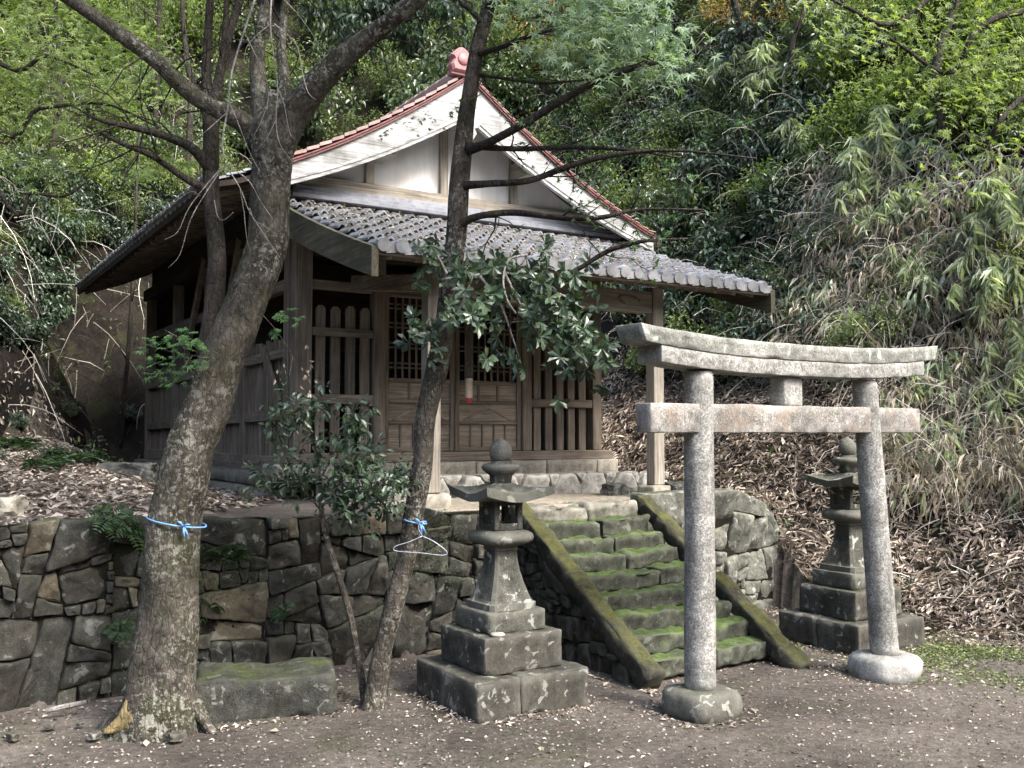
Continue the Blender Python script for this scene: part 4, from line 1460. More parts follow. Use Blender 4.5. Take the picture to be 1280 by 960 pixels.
# crossbeams
def sori(c, amp):
    return lambda p: Vector((p.x, p.y, p.z + amp * (abs(p.x - 0) / c) ** 2.6))
sh = rough_block(1.09, .100, .046, .03, .004, .0025, seed=4, warp=sori(1.235, .058))
obj('lower_lintel', sh, M['granite'], tor, (-.025, 0, 1.876))
ka = rough_block(1.215, .107, .046, .03, .004, .0028, seed=5, warp=lambda p: Vector((p.x + (.02 * (p.z / .05) if abs(p.x) > 1.10 else 0) * (1 if p.x > 0 else -1), p.y, p.z + .058 * (abs(p.x) / 1.235) ** 2.6)))
obj('upper_lintel', ka, M['torii_top'], tor, (-.025, 0, 1.966))
tb = rough_block(1.115, .062, .078, .045, .005, .004, seed=6)
obj('tie_beam', tb, M['granite_rust'], tor, (-.045, 0, 1.583))
obj('strut', rough_block(.075, .055, .082, .04, .005, .003, seed=7), M['granite'], tor, (-.085, 0, 1.745))

# ---------------------------------------------------------------- stone lanterns
def lantern(a, b, label):
    L = thing('stone_lantern', label, 'stone lantern', SW(a, b), TH, 'stone lanterns flanking the steps')
    lo, lb = M['lantern'], M['lantern_base']
    # bottom tier of two blocks in front and two behind
    h = .105
    for (x0, x1, y0, y1, sd_) in ((-.355, -.09, -.355, 0, 1), (-.085, .355, -.355, 0, 2), (-.355, .10, .005, .355, 3), (.105, .355, .005, .355, 4)):
        o = obj('foundation_block', rough_block((x1 - x0) / 2, (y1 - y0) / 2, h, .035, .008, .012, seed=sd_ + a), lb, L, ((x0 + x1) / 2, (y0 + y1) / 2, h - .005))
    obj('plinth_tier', rough_block(.25, .25, .10, .03, .007, .008, seed=5 + a), lb, L, (0, 0, .307))
    obj('plinth_tier', rough_block(.185, .185, .057, .03, .008, .008, seed=6 + a), lo, L, (0, 0, .463))
    # flared square shaft
    prof = [(.150, .520), (.152, .556), (.138, .562), (.130, .575), (.118, .61), (.098, .67), (.082, .73), (.074, .79), (.071, .84), (.076, .846), (.076, .868)]
    m = MB(); m.smooth = True
    n = 40
    for r, z in prof:
        for j in range(n):
            an = 2 * math.pi * (j + .5) / n
            c, s = math.cos(an), math.sin(an)
            k = r / max(abs(c), abs(s)) if True else r
            q = min(k, r * 1.36)
            p = Vector((c * q, s * q, z))
            d = 1 + .02 * mnoise.noise(p * 20 + Vector((a, 0, 0)))
            m.v.append((p.x * d, p.y * d, z))
    for i in range(len(prof) - 1):
        for j in range(n):
            a_, b_ = i * n + j, i * n + (j + 1) % n
            m.f.append((a_, b_, b_ + n, a_ + n))
    m.f.append(tuple(range(n))[::-1]); m.f.append(tuple((len(prof) - 1) * n + j for j in range(n)))
    m.smooth = False
    obj('shaft', m, lo, L)
    # round cushion platform
    m = MB(); m.smooth = True
    prof = [(.085, .866), (.13, .878), (.158, .895), (.166, .915), (.160, .935), (.14, .948), (.11, .955)]
    for r, z in prof:
        for j in range(n):
            an = 2 * math.pi * (j + .5) / n
            c, s = math.cos(an), math.sin(an)
            k = 1 / (abs(c) ** 3.4 + abs(s) ** 3.4) ** (1 / 3.4)
            d = 1 + .02 * mnoise.noise(Vector((c * 3, s * 3, z * 10 + a)))
            m.v.append((c * r * k * d, s * r * k * d, z))
    for i in range(len(prof) - 1):
        for j in range(n):
            a_, b_ = i * n + j, i * n + (j + 1) % n
            m.f.append((a_, b_, b_ + n, a_ + n))
    m.f.append(tuple(range(n))[::-1]); m.f.append(tuple((len(prof) - 1) * n + j for j in range(n)))
    obj('platform', m, lo, L)
    # fire box: four corner posts, top and bottom frame, so that the windows are open
    fb = MB()
    s_ = .092
    for (x_, y_) in ((-1, -1), (1, -1), (1, 1), (-1, 1)):
        fb.box(x_ * s_ - (0 if x_ > 0 else 0) - (.034 if x_ > 0 else 0), x_ * s_ + (.034 if x_ < 0 else 0), y_ * s_ - (.034 if y_ > 0 else 0), y_ * s_ + (.034 if y_ < 0 else 0), .957, 1.142, .004)
    for q in (-1, 1):
        for (z0, z1) in ((.957, .993), (1.095, 1.142)):
            fb.box(-.057, .057, q * s_ - (.030 if q > 0 else -.002), q * s_ + (-.002 if q > 0 else .030), z0, z1, .002)
            fb.box(q * s_ - (.030 if q > 0 else -.002), q * s_ + (-.002 if q > 0 else .030), -.057, .057, z0, z1, .002)
    fbx = obj('fire_box', fb, lo, L, kind='stuff') if False else obj('fire_box', fb, lo, L)
    # carved side with a crescent opening: a closed left and back panel
    obj('side_panel', MB().box(-.078, -.070, -.056, .056, .995, 1.093, .002), lo, fbx)
    # roof with upturned corners
    m = MB(); m.smooth = True
    g = 16
    E = .205
    def top(u_, v_):
        r = max(abs(u_), abs(v_))
        rd = math.hypot(u_, v_)
        z = 1.250 - .085 * min(1, r * 1.0) ** .75
        z += .045 * (max(0, abs(u_) * abs(v_)) ** 1.6)
        if r < .22: z = 1.25 - .085 * (.22 ** .75) + .0
        return z
    vid = {}
    for i in range(g + 1):
        for j in range(g + 1):
            u_, v_ = -1 + 2 * i / g, -1 + 2 * j / g
            q = 1 + .10 * (abs(u_) * abs(v_)) ** 2
            vid[(i, j, 0)] = len(m.v); m.v.append((u_ * E * q, v_ * E * q, top(u_, v_) + .004 * mnoise.noise(Vector((u_ * 5, v_ * 5, a)))))
    for i in range(g + 1):
        for j in range(g + 1):
            u_, v_ = -1 + 2 * i / g, -1 + 2 * j / g
            q = 1 + .07 * (abs(u_) * abs(v_)) ** 2
            r = max(abs(u_), abs(v_))
            zb = 1.140 - .022 * (r > .55) + .040 * (abs(u_) * abs(v_)) ** 1.6
            vid[(i, j, 1)] = len(m.v); m.v.append((u_ * E * q * .97, v_ * E * q * .97, min(zb, top(u_, v_) - .012)))
    for i in range(g):
        for j in range(g):
            m.f.append((vid[i, j, 0], vid[i + 1, j, 0], vid[i + 1, j + 1, 0], vid[i, j + 1, 0]))
            m.f.append((vid[i, j, 1], vid[i, j + 1, 1], vid[i + 1, j + 1, 1], vid[i + 1, j, 1]))
    for k in range(g):
        m.f.append((vid[k, 0, 0], vid[k, 0, 1], vid[k + 1, 0, 1], vid[k + 1, 0, 0]))
        m.f.append((vid[k, g, 0], vid[k + 1, g, 0], vid[k + 1, g, 1], vid[k, g, 1]))
        m.f.append((vid[0, k, 0], vid[0, k + 1, 0], vid[0, k + 1, 1], vid[0, k, 1]))
        m.f.append((vid[g, k, 0], vid[g, k, 1], vid[g, k + 1, 1], vid[g, k + 1, 0]))
    m.smooth = False
    obj('lantern_roof', m, lo, L)
    obj('finial_plate', lathe([(.060, 1.215), (.066, 1.262), (.076, 1.270), (.105, 1.292), (.112, 1.312), (.10, 1.325), (.062, 1.332), (.05, 1.345)], 26, jit=.04, seed=a), lo, L)
    obj('finial', lathe([(.040, 1.340), (.060, 1.362), (.066, 1.395), (.060, 1.425), (.040, 1.452), (.016, 1.468), (.003, 1.478)], 24, jit=.06, seed=a + 3), lo, L)
    return L
lantern(-1.44, -1.62, 'tall mossy stone lantern left of the steps, beside the slender tree')
lantern(1.49, -1.66, 'stone lantern at the foot of the leafy slope, half hidden behind the right torii pillar')
for i, (px, py) in enumerate(((562, 788), (588, 789))):
    p = W(px, py, 5.42 - .05 * i)
    m = lathe([(.01, -.012), (.030, -.008), (.037, 0), (.03, .009), (.008, .012)], 14, sx=1.15, jit=.1, seed=i)
    tag(obj('flat_stone', m, M['plinth'], None, (SW(-1.40 - .19 + .0 * i, -1.62 - .06 - .155 * i, .415))), ['smooth flat pebble on the lantern step, further from its front corner', 'smooth flat pebble on the lantern step, nearer its front corner'][i], 'pebble', 'pebbles left on the lantern')

# ---------------------------------------------------------------- loose rocks
def rock(name, label, cat, loc, sx, sy, sz, mat, rz=0, seed=0, group=None, amp=.22, res=10):
    bm = bmesh.new()
    bmesh.ops.create_icosphere(bm, subdivisions=4 if sx > .12 else 3, radius=1)
    for v in bm.verts:
        p = v.co.copy()
        q = Vector((max(-.72, min(.72, p.x)), max(-.72, min(.72, p.y)), max(-.6, min(.66, p.z)))) * 1.25
        d = 1 + amp * mnoise.noise(p * 1.4 + Vector((seed * 5.1, 0, 0))) + amp * .5 * mnoise.noise(p * 4 + Vector((seed * 5.1, 0, 0))) + amp * .2 * mnoise.noise(p * 11)
        v.co = Vector((q.x * sx * d, q.y * sy * d, q.z * sz * d))
    me = bpy.data.meshes.new(name)
    bm.to_mesh(me); bm.free()
    o = obj(name, me, mat, None, loc)
    o.rotation_euler = (0, 0, rz)
    return tag(o, label, cat, group)
# long mossy block by the big tree
mb = rough_block(.37, .20, .115, .035, .02, .028, seed=21, fscale=5, warp=lambda p: Vector((p.x, p.y + (.05 * p.x if p.y < 0 else 0), p.z * (1 + .12 * (p.x < -.2)))))
o = obj('stone_block', mb, M['wall_stone'], None, SW(-2.62, -1.10, .095)); o.rotation_euler = (.02, -.03, TH - R(20))
tag(o, 'long rough mossy stone block lying between the big leaning trunk and the stone wall', 'stone block')
for i, (px, py, Y, s, lb) in enumerate((
    (165, 596, 8.3, (.24, .14, .11), 'dark flat boulder behind the big trunk, left of the hall plinth'),
    (768, 562, 8.6, (.13, .10, .09), 'dark jagged rock right of the hall corner, left of the porch post'),
    (845, 592, 8.35, (.14, .12, .11), 'dark angular rock just right of the porch post foot'),
    (735, 560, 9.3, (.05, .05, .04), 'small grey rock beside the hall corner'),
    (795, 572, 8.9, (.07, .06, .05), 'small pale rock between the dark rock and the porch post'),
    (835, 632, 7.75, (.13, .10, .12), 'pale lichen covered boulder at the head of the right edge slab'),
    (865, 605, 8.2, (.08, .07, .06), 'brown rock behind the left torii pillar on the terrace edge'))):
    p = W(px, py, Y)
    z = Hs(p.x, p.y)
    rock('rock', lb, 'rock', (p.x, p.y, max(z + s[2] * .4, 0)), *s, M['mossy_rock'] if 'pale' in lb else M['dark_rock'], rz=i, seed=i, group='loose rocks by the porch' if px > 300 else None)
for i, (px, py, s, lb) in enumerate(((62, 908, .028, 'pale stone at the left edge of the dirt, under the bleached stick'), (118, 920, .032, 'grey stone in front of the stick left of the big tree'), (17, 921, .035, 'dark stone at the left edge of the picture'), (221, 921, .04, 'flat stone at the foot of the big trunk'), (178, 893, .04, 'brown stone beside the torn root'), (372, 791, 0, ''), (8, 640, .10, 'pale rounded boulder on top of the wall at the left edge'), (100, 905, .02, 'small white stone near the stick'))):
    if s == 0: continue
    Y = 1.5 * F / (py - HOR) if py > 800 else 5.35
    p = W(px, py, Y)
    rock('rock', lb, 'rock', (p.x, p.y, p.z + s * (.3 if py < 800 else .05)), s, s * .8, s * .6, M['plinth'] if py < 800 else M['lantern_base'], rz=i * 1.3, seed=i + 9, group='small stones on the dirt' if py > 800 else None)
stk = MB().tube([W(58, 892, 5.20), W(85, 886, 5.24), W(108, 881, 5.28)], [.012, .015, .011], 7, .3)
stk.v = [(x_, y_, z_ + .015) for x_, y_, z_ in stk.v]
tag(obj('stick', stk, M['twig']), 'short bleached stick lying on the dirt by the wall', 'stick')
# ---------------------------------------------------------------- trees in the foreground
PATHS = []
def limb(mb, pts, rad, n=14, sub_=6, jit=.10, seed=0, rough=.08):
    """pts: (px, py, distance)"""
    P = [W(*p) for p in pts]
    p2, r2 = smooth_path(P, rad, sub_)
    p2 = [p + Vector((mnoise.noise(p * 3 + Vector((seed, 0, 0))), mnoise.noise(p * 3 + Vector((0, seed, 0))), 0)) * (r * .25) for p, r in zip(p2, r2)]
    k = len(mb.v)
    mb.tube(p2, r2, n, jit, seed=seed, rough=rough)
    PATHS.append((p2, r2))
    return p2
def px_r(wpx, Y):
    return wpx / 2 * Y / F
def sprig(pos, d, n, spread, L, Wd, droop=.2, up=None):
    """leaves held around a twig"""
    t = rng.random(n)
    p = pos[None] + d[None] * (t[:, None] * spread) + rng.normal(size=(n, 3)) * spread * .12
    ax = unit(d)[None] * .5 + rand_dir(n) * .8 + np.array([0, 0, -droop])
    nr = rng.normal(size=(n, 3)) * .35 + np.array([0, -.15, 1.0])
    return p, ax, nr, rng.uniform(*L, n), rng.uniform(*Wd, n)
def cloud(centers, per, rad, L, wr, tpl, droop=.3, flat=.5, nrs=.5, out=.6):
    """leaf clusters around centres (n,3)"""
    k = len(centers)
    n = k * per
    c = np.repeat(centers, per, 0)
    dd = rand_dir(n)
    p = c + dd * (rng.random(n) ** .5 * rad)[:, None] * np.array([1, 1, flat])
    ax = dd * out + rand_dir(n) * .5 + np.array([0, 0, -droop])
    nr = rng.normal(size=(n, 3)) * nrs + np.array([0, -.25, .9])
    l = rng.uniform(*L, n)
    cs = np.repeat(rng.random(k), per)
    sh = np.clip(cs * .55 + rng.random(n) * .45, 0, 1)
    return (p, ax, nr, l, l * wr, tpl, sh)

bt = thing('leaning_tree', 'big leaning mossy tree in front of the hall, forked trunk tied with blue string', 'tree', W(195, 900, 5.05), 0)
O1 = bt.location
def tp(name, mb, mat, root, parent=None, smooth=True, **k):
    mb.smooth = smooth
    return obj(name, mb.mesh(name, root.location), mat, parent or root, **k)
tr = MB()
main = limb(tr, [(196, 930, 5.05), (198, 895, 5.05), (203, 850, 5.05), (209, 760, 5.08), (216, 690, 5.1), (225, 620, 5.12), (245, 540, 5.15), (272, 470, 5.2), (303, 400, 5.25), (325, 330, 5.3), (336, 270, 5.3), (340, 215, 5.3), (338, 160, 5.3), (345, 120, 5.35)],
     [px_r(w_, 5.1) for w_ in (136, 104, 80, 69, 63, 59, 60, 57, 53, 51, 50, 50, 54, 30)], 48, 22, .14, 3, .13)
limb(tr, [(340, 205, 5.3), (362, 150, 5.25), (392, 112, 5.2), (430, 72, 5.15), (470, 40, 5.1), (520, 0, 5.0), (570, -45, 5.0)], [px_r(w_, 5.2) for w_ in (46, 38, 35, 30, 25, 20, 17)], 28, 16, .22, 5, .16)
limb(tr, [(330, 180, 5.3), (300, 150, 5.25), (262, 132, 5.2), (225, 105, 5.15), (190, 72, 5.1), (130, 28, 5.05), (70, -12, 5.0), (20, -50, 5.0)], [px_r(w_, 5.2) for w_ in (30, 24, 21, 20, 19, 17, 15, 12)], 24, 14, .18, 7, .12)
limb(tr, [(335, 185, 5.3), (325, 120, 5.35), (322, 60, 5.4), (335, 0, 5.45), (345, -60, 5.5)], [px_r(w_, 5.2) for w_ in (32, 21, 18, 16, 14)], 18, 12, .15, 9, .12)
limb(tr, [(350, 170, 5.3), (356, 110, 5.35), (352, 50, 5.4), (362, -30, 5.45)], [px_r(w_, 5.2) for w_ in (28, 16, 12, 10)], 18, 12, .15, 10, .12)
trunk = tp('trunk', tr, M['bark'], bt)
# flares and roots
rt = MB()
for (x0, y0, x1, y1, r0, r1, s) in ((205, 830, 262, 912, 34, 10, 1), (185, 850, 168, 925, 26, 10, 2), (225, 850, 232, 925, 30, 14, 3), (205, 860, 203, 926, 40, 16, 4)):
    limb(rt, [(x0, y0, 5.05), ((x0 + x1) / 2 + (6 if x1 > x0 else -4), (y0 + y1) / 2 + 4, 5.02), (x1, y1, 4.99), (x1 + (x1 - x0) * .5, y1 + 14, 4.97)], [px_r(r0, 5) , px_r((r0 + r1) / 2, 5), px_r(r1, 5), px_r(4, 5)], 10, 5, .3, s)
tp('roots', rt, M['bark'], bt, kind='stuff')
rt = MB()
limb(rt, [(174, 822, 4.98), (173, 850, 4.94), (169, 873, 4.91), (160, 893, 4.88), (146, 907, 4.87), (130, 915, 4.87)], [px_r(w_, 5) for w_ in (4, 14, 22, 24, 14, 4)], 16, 8, .9, 8, .3)
tp('torn_root', rt, M['torn'], bt, label='pale yellow torn root at the left of the trunk foot')
# second stem
s2 = MB()
limb(s2, [(262, 445, 5.28), (266, 400, 5.3), (270, 340, 5.35), (268, 280, 5.38), (263, 210, 5.4), (262, 150, 5.4), (258, 90, 5.45), (262, 0, 5.5), (266, -60, 5.5)], [px_r(w_, 5.3) for w_ in (34, 26, 24, 23, 21, 20, 12, 10, 9)], 12, 6, .12, 12)
limb(s2, [(264, 160, 5.4), (275, 90, 5.42), (300, 0, 5.45), (318, -50, 5.5)], [px_r(w_, 5.3) for w_ in (18, 12, 10, 8)], 10, 6, .1, 14)
limb(s2, [(264, 150, 5.4), (280, 60, 5.42), (284, -20, 5.45)], [px_r(w_, 5.3) for w_ in (16, 9, 7)], 8, 6, .1, 14)
limb(s2, [(262, 150, 5.4), (245, 110, 5.42), (240, 95, 5.5)], [px_r(w_, 5.3) for w_ in (14, 9, 4)], 8, 6, .1, 15)
tp('second_stem', s2, M['bark_dark'], bt)
for pts, rr, s in (([(266, 215, 5.4), (240, 185, 5.3), (200, 168, 5.2), (160, 158, 5.1), (125, 150, 5.0), (90, 132, 5.0)], (16, 13, 10, 8, 5, 2), 1), ([(268, 240, 5.4), (235, 225, 5.3), (190, 195, 5.2), (150, 178, 5.1), (120, 163, 5.0)], (12, 10, 8, 6, 3), 2)):
    m = MB(); limb(m, pts, [px_r(q, 5.3) for q in rr], 10, 6, .12, s)
    tp('branch', m, M['bark_dark'], bt)
# bare pale twigs hanging in front of the trunk
tw_ = MB()
def twig(pts, r0, r1, Y=4.9):
    P = [W(x_, y_, Y + (q if len(t) > 2 else 0)) for t in pts for (x_, y_, q) in [(t[0], t[1], t[2] if len(t) > 2 else 0)]]
    p2, r2 = smooth_path(P, list(np.linspace(r0 * 1.35, r1 * 1.35, len(P))), 4)
    tw_.tube(p2, r2, 5, .1)
twig([(322, -10), (305, 40), (290, 90), (284, 140), (278, 175), (281, 205)], .0045, .003)
twig([(281, 205), (255, 235), (235, 262), (222, 290), (205, 300)], .0028, .0012)
twig([(281, 205), (258, 240), (238, 275), (225, 318), (210, 335)], .0026, .001)
twig([(250, 245), (238, 240), (212, 258), (200, 270)], .0018, .0008)
twig([(281, 205), (300, 235), (312, 265), (335, 300), (350, 322)], .0028, .001)
twig([(281, 205), (310, 225), (325, 250), (345, 280)], .002, .0008)
twig([(300, 235), (305, 265), (308, 295), (312, 312)], .0018, .0008)
twig([(312, 260), (318, 275), (330, 282), (347, 295)], .0018, .0008)
twig([(284, 140), (262, 160), (245, 175), (238, 185)], .0018, .0008)
twig([(340, -10), (338, 30), (342, 70), (347, 110), (345, 150), (350, 180), (368, 205)], .0035, .0012)
twig([(338, 30), (320, 45), (308, 60), (305, 80)], .002, .0008)
twig([(308, 45), (320, 70), (332, 95), (335, 125), (325, 155), (315, 173)], .0022, .0008)
twig([(347, 110), (355, 130), (362, 165), (370, 175)], .002, .0008)
twig([(345, 150), (335, 170), (322, 188)], .002, .0008)
twig([(284, 120), (300, 160), (312, 190), (325, 215)], .002, .0008)
twig([(343, 30), (370, 55), (378, 90), (385, 115), (395, 125)], .0025, .0008)
twig([(345, -10), (370, 15), (392, 45), (400, 60)], .0022, .001)
twig([(268, 250), (272, 270), (280, 275), (292, 265)], .0018, .0008)
tp('bare_twigs', tw_, M['twig'], bt, kind='stuff')

# crown leaves (most of them above the picture)
def crown(root, boxes, per, L, wr, tpl, mat, name='foliage', **kw):
    parts = []
    for (cx_, cy_, cz_, rx, ry, rz_, k) in boxes:
        c = rand_dir(k) * (rng.random(k) ** .4)[:, None] * np.array([rx, ry, rz_]) + np.array([cx_, cy_, cz_])
        parts.append(cloud(c, per, .16, L, wr, tpl, **kw))
    for p in parts:
        p[0][:] -= np.array(root.location)
    return obj(name, leaf_mesh(name, parts), mat, root)
crown(bt, [(-2.3, 4.6, 5.3, 1.6, 1.6, .8, 120), (-.6, 4.6, 5.6, 1.4, 1.5, .8, 110), (-1.5, 6.0, 6.0, 1.8, 1.4, .6, 110), (-2.8, 8.0, 6.7, 1.7, 1.1, .6, 170)], 26, (.05, .085), .5, TB, M['lf_mid'])  # last mass: unseen leaves added to keep sun off the left bank
# dark leaves hanging into the top of the picture
parts = []
for (px, py, Y, k, r) in ((470, 10, 5.6, 16, .2), (425, 18, 5.7, 12, .2), (520, 5, 5.6, 12, .18), (560, 12, 5.6, 8, .14), (390, -5, 5.7, 10, .2), (440, 45, 5.7, 6, .12), (500, 38, 5.6, 5, .1)):
    c = np.array(W(px, py, Y))[None] + rand_dir(k) * r * rng.random((k, 1)) - np.array(O1)
    parts.append(cloud(c, 16, .09, (.04, .075), .5, TB, droop=.9))
obj('hanging_foliage', leaf_mesh('hanging_foliage', parts), M['lf_dark'], bt)
# two maple sprigs growing from the trunk
parts = []; tws = MB()
for (cx_, cy_, Y, wx, wy, n) in ((217, 446, 4.95, 44, 40, 110), (360, 396, 5.05, 20, 14, 18), (345, 418, 5.05, 8, 8, 7)):
    r = rng.random(n) ** .5; an = rng.random(n) * 6.283
    P = np.array([list(W(cx_ + wx * a_ * math.cos(t), cy_ + wy * a_ * math.sin(t), Y + .12 * (a_ * math.sin(t)) + rng.uniform(-.08, .08))) for a_, t in zip(r, an)])
    parts.append((P - np.array(O1), rng.normal(size=(n, 3)) * [.7, .5, .15] + [0, -.6, -.35], rng.normal(size=(n, 3)) * .25 + [0, -.55, .8], rng.uniform(.028, .046, n), rng.uniform(.028, .046, n), TM))
    obj('maple_sprig', leaf_mesh('maple_sprig', [parts[-1]]), M['lf_maple_dark'], bt, kind='stuff')
for pts in ([(270, 452), (245, 445), (215, 440), (185, 432)], [(240, 445), (225, 465), (210, 480)], [(235, 443), (220, 420), (205, 412)]):
    tws.tube([W(x_, y_, 5.0) for x_, y_ in pts], [.004, .003, .002, .001][:len(pts)], 5)
for pts in ([(325, 390), (345, 412), (362, 438), (372, 460)], [(366, 445), (362, 468), (352, 478)], [(372, 460), (380, 465), (385, 470)]):
    tws.tube([W(x_, y_, 5.05) for x_, y_ in pts], [.003, .0022, .0015, .001][:len(pts)], 5)
tp('sprig_twigs', tws, M['bark_slim'], bt, kind='stuff')
n = 26
P = np.array([list(W(rng.choice([352, 383, 388]) + rng.normal() * 4, 465 + rng.normal() * 11, 5.05)) for _ in range(n)]) - np.array(O1)
obj('withered_leaves', leaf_mesh('withered_leaves', [(P, rng.normal(size=(n, 3)) * .4 + [0, 0, -1], rng.normal(size=(n, 3)) + [0, -.6, 0], rng.uniform(.02, .035, n), rng.uniform(.012, .02, n), TF)]), M['lf_dry'], bt)

# slender tree
sl = thing('slender_tree', 'slender dark maple tree left of the stone lantern with side branches reaching right', 'tree', W(468, 875, 5.42), 0)
O2 = sl.location
m = MB()
limb(m, [(466, 890, 5.42), (468, 865, 5.42), (478, 815, 5.42), (492, 760, 5.42), (508, 700, 5.42), (519, 640, 5.42), (527, 580, 5.42), (536, 510, 5.42), (550, 430, 5.42), (560, 370, 5.42), (568, 310, 5.42), (573, 250, 5.42), (577, 190, 5.42), (586, 120, 5.42), (597, 60, 5.42), (612, 0, 5.42), (622, -70, 5.42)],
     [px_r(w_ * .93, 5.42) for w_ in (36, 30, 27, 26, 26, 25, 26, 28, 30, 28, 26, 26, 24, 22, 20, 18, 15)], 28, 14, .16, 21, .14)
tp('trunk', m, M['bark_slim'], sl)
for pts, rr, s in (
    ([(585, 188, 5.4), (612, 178, 5.3), (655, 155, 5.2), (715, 118, 5.1), (770, 92, 5.0), (830, 76, 5.0)], (14, 11, 10, 9, 9, 4), 1),
    ([(582, 180, 5.4), (602, 184, 5.35), (650, 186, 5.3), (720, 184, 5.2), (790, 188, 5.1), (850, 197, 5.1)], (10, 8, 7, 6, 4, 2), 2),
    ([(578, 232, 5.4), (610, 230, 5.35), (660, 226, 5.3), (705, 210, 5.2), (760, 195, 5.1), (840, 188, 5.0), (945, 198, 5.0)], (11, 9, 8, 8, 6, 4, 2), 3),
    ([(572, 282, 5.4), (595, 271, 5.35), (640, 266, 5.3), (700, 272, 5.2), (750, 272, 5.1), (800, 262, 5.1), (880, 262, 5.0)], (13, 9, 8, 7, 6, 4, 2), 4),
    ([(640, 372, 5.35), (690, 352, 5.3), (725, 335, 5.25), (760, 314, 5.2), (800, 302, 5.1), (860, 298, 5.1)], (5, 6, 6, 6, 5, 2), 5),
    ([(597, 68, 5.4), (630, 58, 5.3), (665, 44, 5.25), (710, 32, 5.2)], (9, 7, 6, 3), 6),
    ([(590, 92, 5.4), (630, 98, 5.4), (680, 104, 5.4), (745, 98, 5.4)], (5, 4, 4, 2), 7),
    ([(604, 30, 5.4), (585, 10, 5.4), (560, -5, 5.4), (520, -30, 5.4)], (9, 7, 6, 4), 8),
    ([(610, 10, 5.4), (650, -20, 5.3), (720, -50, 5.2)], (10, 8, 6), 9)):
    m = MB(); limb(m, pts, [px_r(q, 5.3) for q in rr], 9, 5, .2, s + 30)
    tp('branch', m, M['bark_dark'], sl)
def maple_cloud(spots, O, L=(.035, .06), depthj=.25):
    parts = []
    for (px, py, Y, wx, wy, n) in spots:
        if n == 0: continue
        x_ = px + rng.normal(size=n) * wx * .5; y_ = py + rng.normal(size=n) * wy * .5
        P = np.array([list(W(a_, b_, Y + q)) for a_, b_, q in zip(x_, y_, rng.normal(size=n) * depthj)]) - np.array(O)
        parts.append((P, rng.normal(size=(n, 3)) * [.7, .6, .2] + [.0, -.4, -.5], rng.normal(size=(n, 3)) * .35 + [0.1, -.45, .75], rng.uniform(*L, n), rng.uniform(*L, n), TM))
    return parts
parts = maple_cloud([(720, 10, 5.3, 110, 40, 300), (790, 40, 5.2, 70, 55, 300), (830, 70, 5.1, 36, 40, 110), (640, 0, 5.4, 60, 20, 90), (770, 90, 5.2, 50, 30, 90), (700, 60, 5.3, 50, 30, 80)], O2, (.045, .075))
parts.append(cloud(rand_dir(260) * rng.random((260, 1)) ** .4 * np.array([1.25, .9, .7]) + np.array([1.0, 3.3, 5.6]) - np.array(O2), 26, .2, (.05, .08), 1.0, TM))  # unseen leaf mass added overhead to shade the wall and left ground
parts.append(cloud(rand_dir(90) * rng.random((90, 1)) ** .4 * np.array([1.3, 1.2, .6]) + np.array([0.7, 5.6, 5.1]) - np.array(O2), 22, .18, (.04, .06), 1.0, TM))
obj('foliage', leaf_mesh('foliage', parts), M['lf_maple'], sl)
parts = maple_cloud([(600, 180, 5.25, 60, 18, 0), (520, 150, 5.6, 34, 14, 42), (480, 168, 5.6, 14, 8, 10), (745, 225, 5.1, 30, 16, 60), (730, 258, 5.1, 26, 12, 40), (815, 240, 5.1, 30, 10, 14)], O2, (.018, .03), .1)
obj('small_leaves', leaf_mesh('small_leaves', parts), M['lf_dark'], sl)

# fine side twigs on the limbs
def side_twigs(root, path, rad, n, L, mat, t0=.25, leaves=None, lm=None):
    m = MB(); pts = []
    for _ in range(n):
        i = int(len(path) * rng.uniform(t0, .98)); i = min(i, len(path) - 2)
        p = path[i]; t = (path[i + 1] - path[i]).normalized()
        d = (t * .6 + Vector(rng.normal(size=3) * [.6, .35, .6])).normalized()
        r0 = min(rad[i] * .35, .006); q = p.copy(); P_ = [q]
        l = L * rng.uniform(.4, 1.1)
        for k in range(4):
            d = (d + Vector(rng.normal(size=3) * .28) + Vector((0, 0, -.06))).normalized()
            q = q + d * (l / 4); P_.append(q)
            if k in (1, 2):
                e = (d + Vector(rng.normal(size=3) * .6)).normalized()
                w1 = q + e * l * .18; w2 = w1 + (e + Vector(rng.normal(size=3) * .4)).normalized() * l * .15
                m.tube([q, w1, w2], [r0 * .5, r0 * .35, r0 * .15], 4)
                pts.append(w2)
        m.tube(P_, [r0, r0 * .8, r0 * .6, r0 * .45, r0 * .2], 5)
        pts.append(q)
    tp('twigs', m, mat, root, kind='stuff')
    if leaves:
        c = np.array([list(q) for q in pts]) - np.array(root.location)
        obj('sprays', leaf_mesh('sprays', [cloud(c, leaves[0], leaves[1], leaves[2], leaves[3], leaves[4], droop=.3)]), lm, root, kind='stuff')
for p_, r_ in [q for q in PATHS if abs(q[0][0].y - 5.3) < .25 and q[0][0].z > 2.0 and q[0][0].x < -.6]:
    side_twigs(bt, p_, r_, 7, .55, M['bark_dark'])
for p_, r_ in [q for q in PATHS if q[0][0].x > -.65 and q[0][0].z > 1.8]:
    side_twigs(sl, p_, r_, 9, .34, M['bark_dark'], .15, (2, .05, (.02, .04), 1.0, TM), M['lf_maple_dark'])
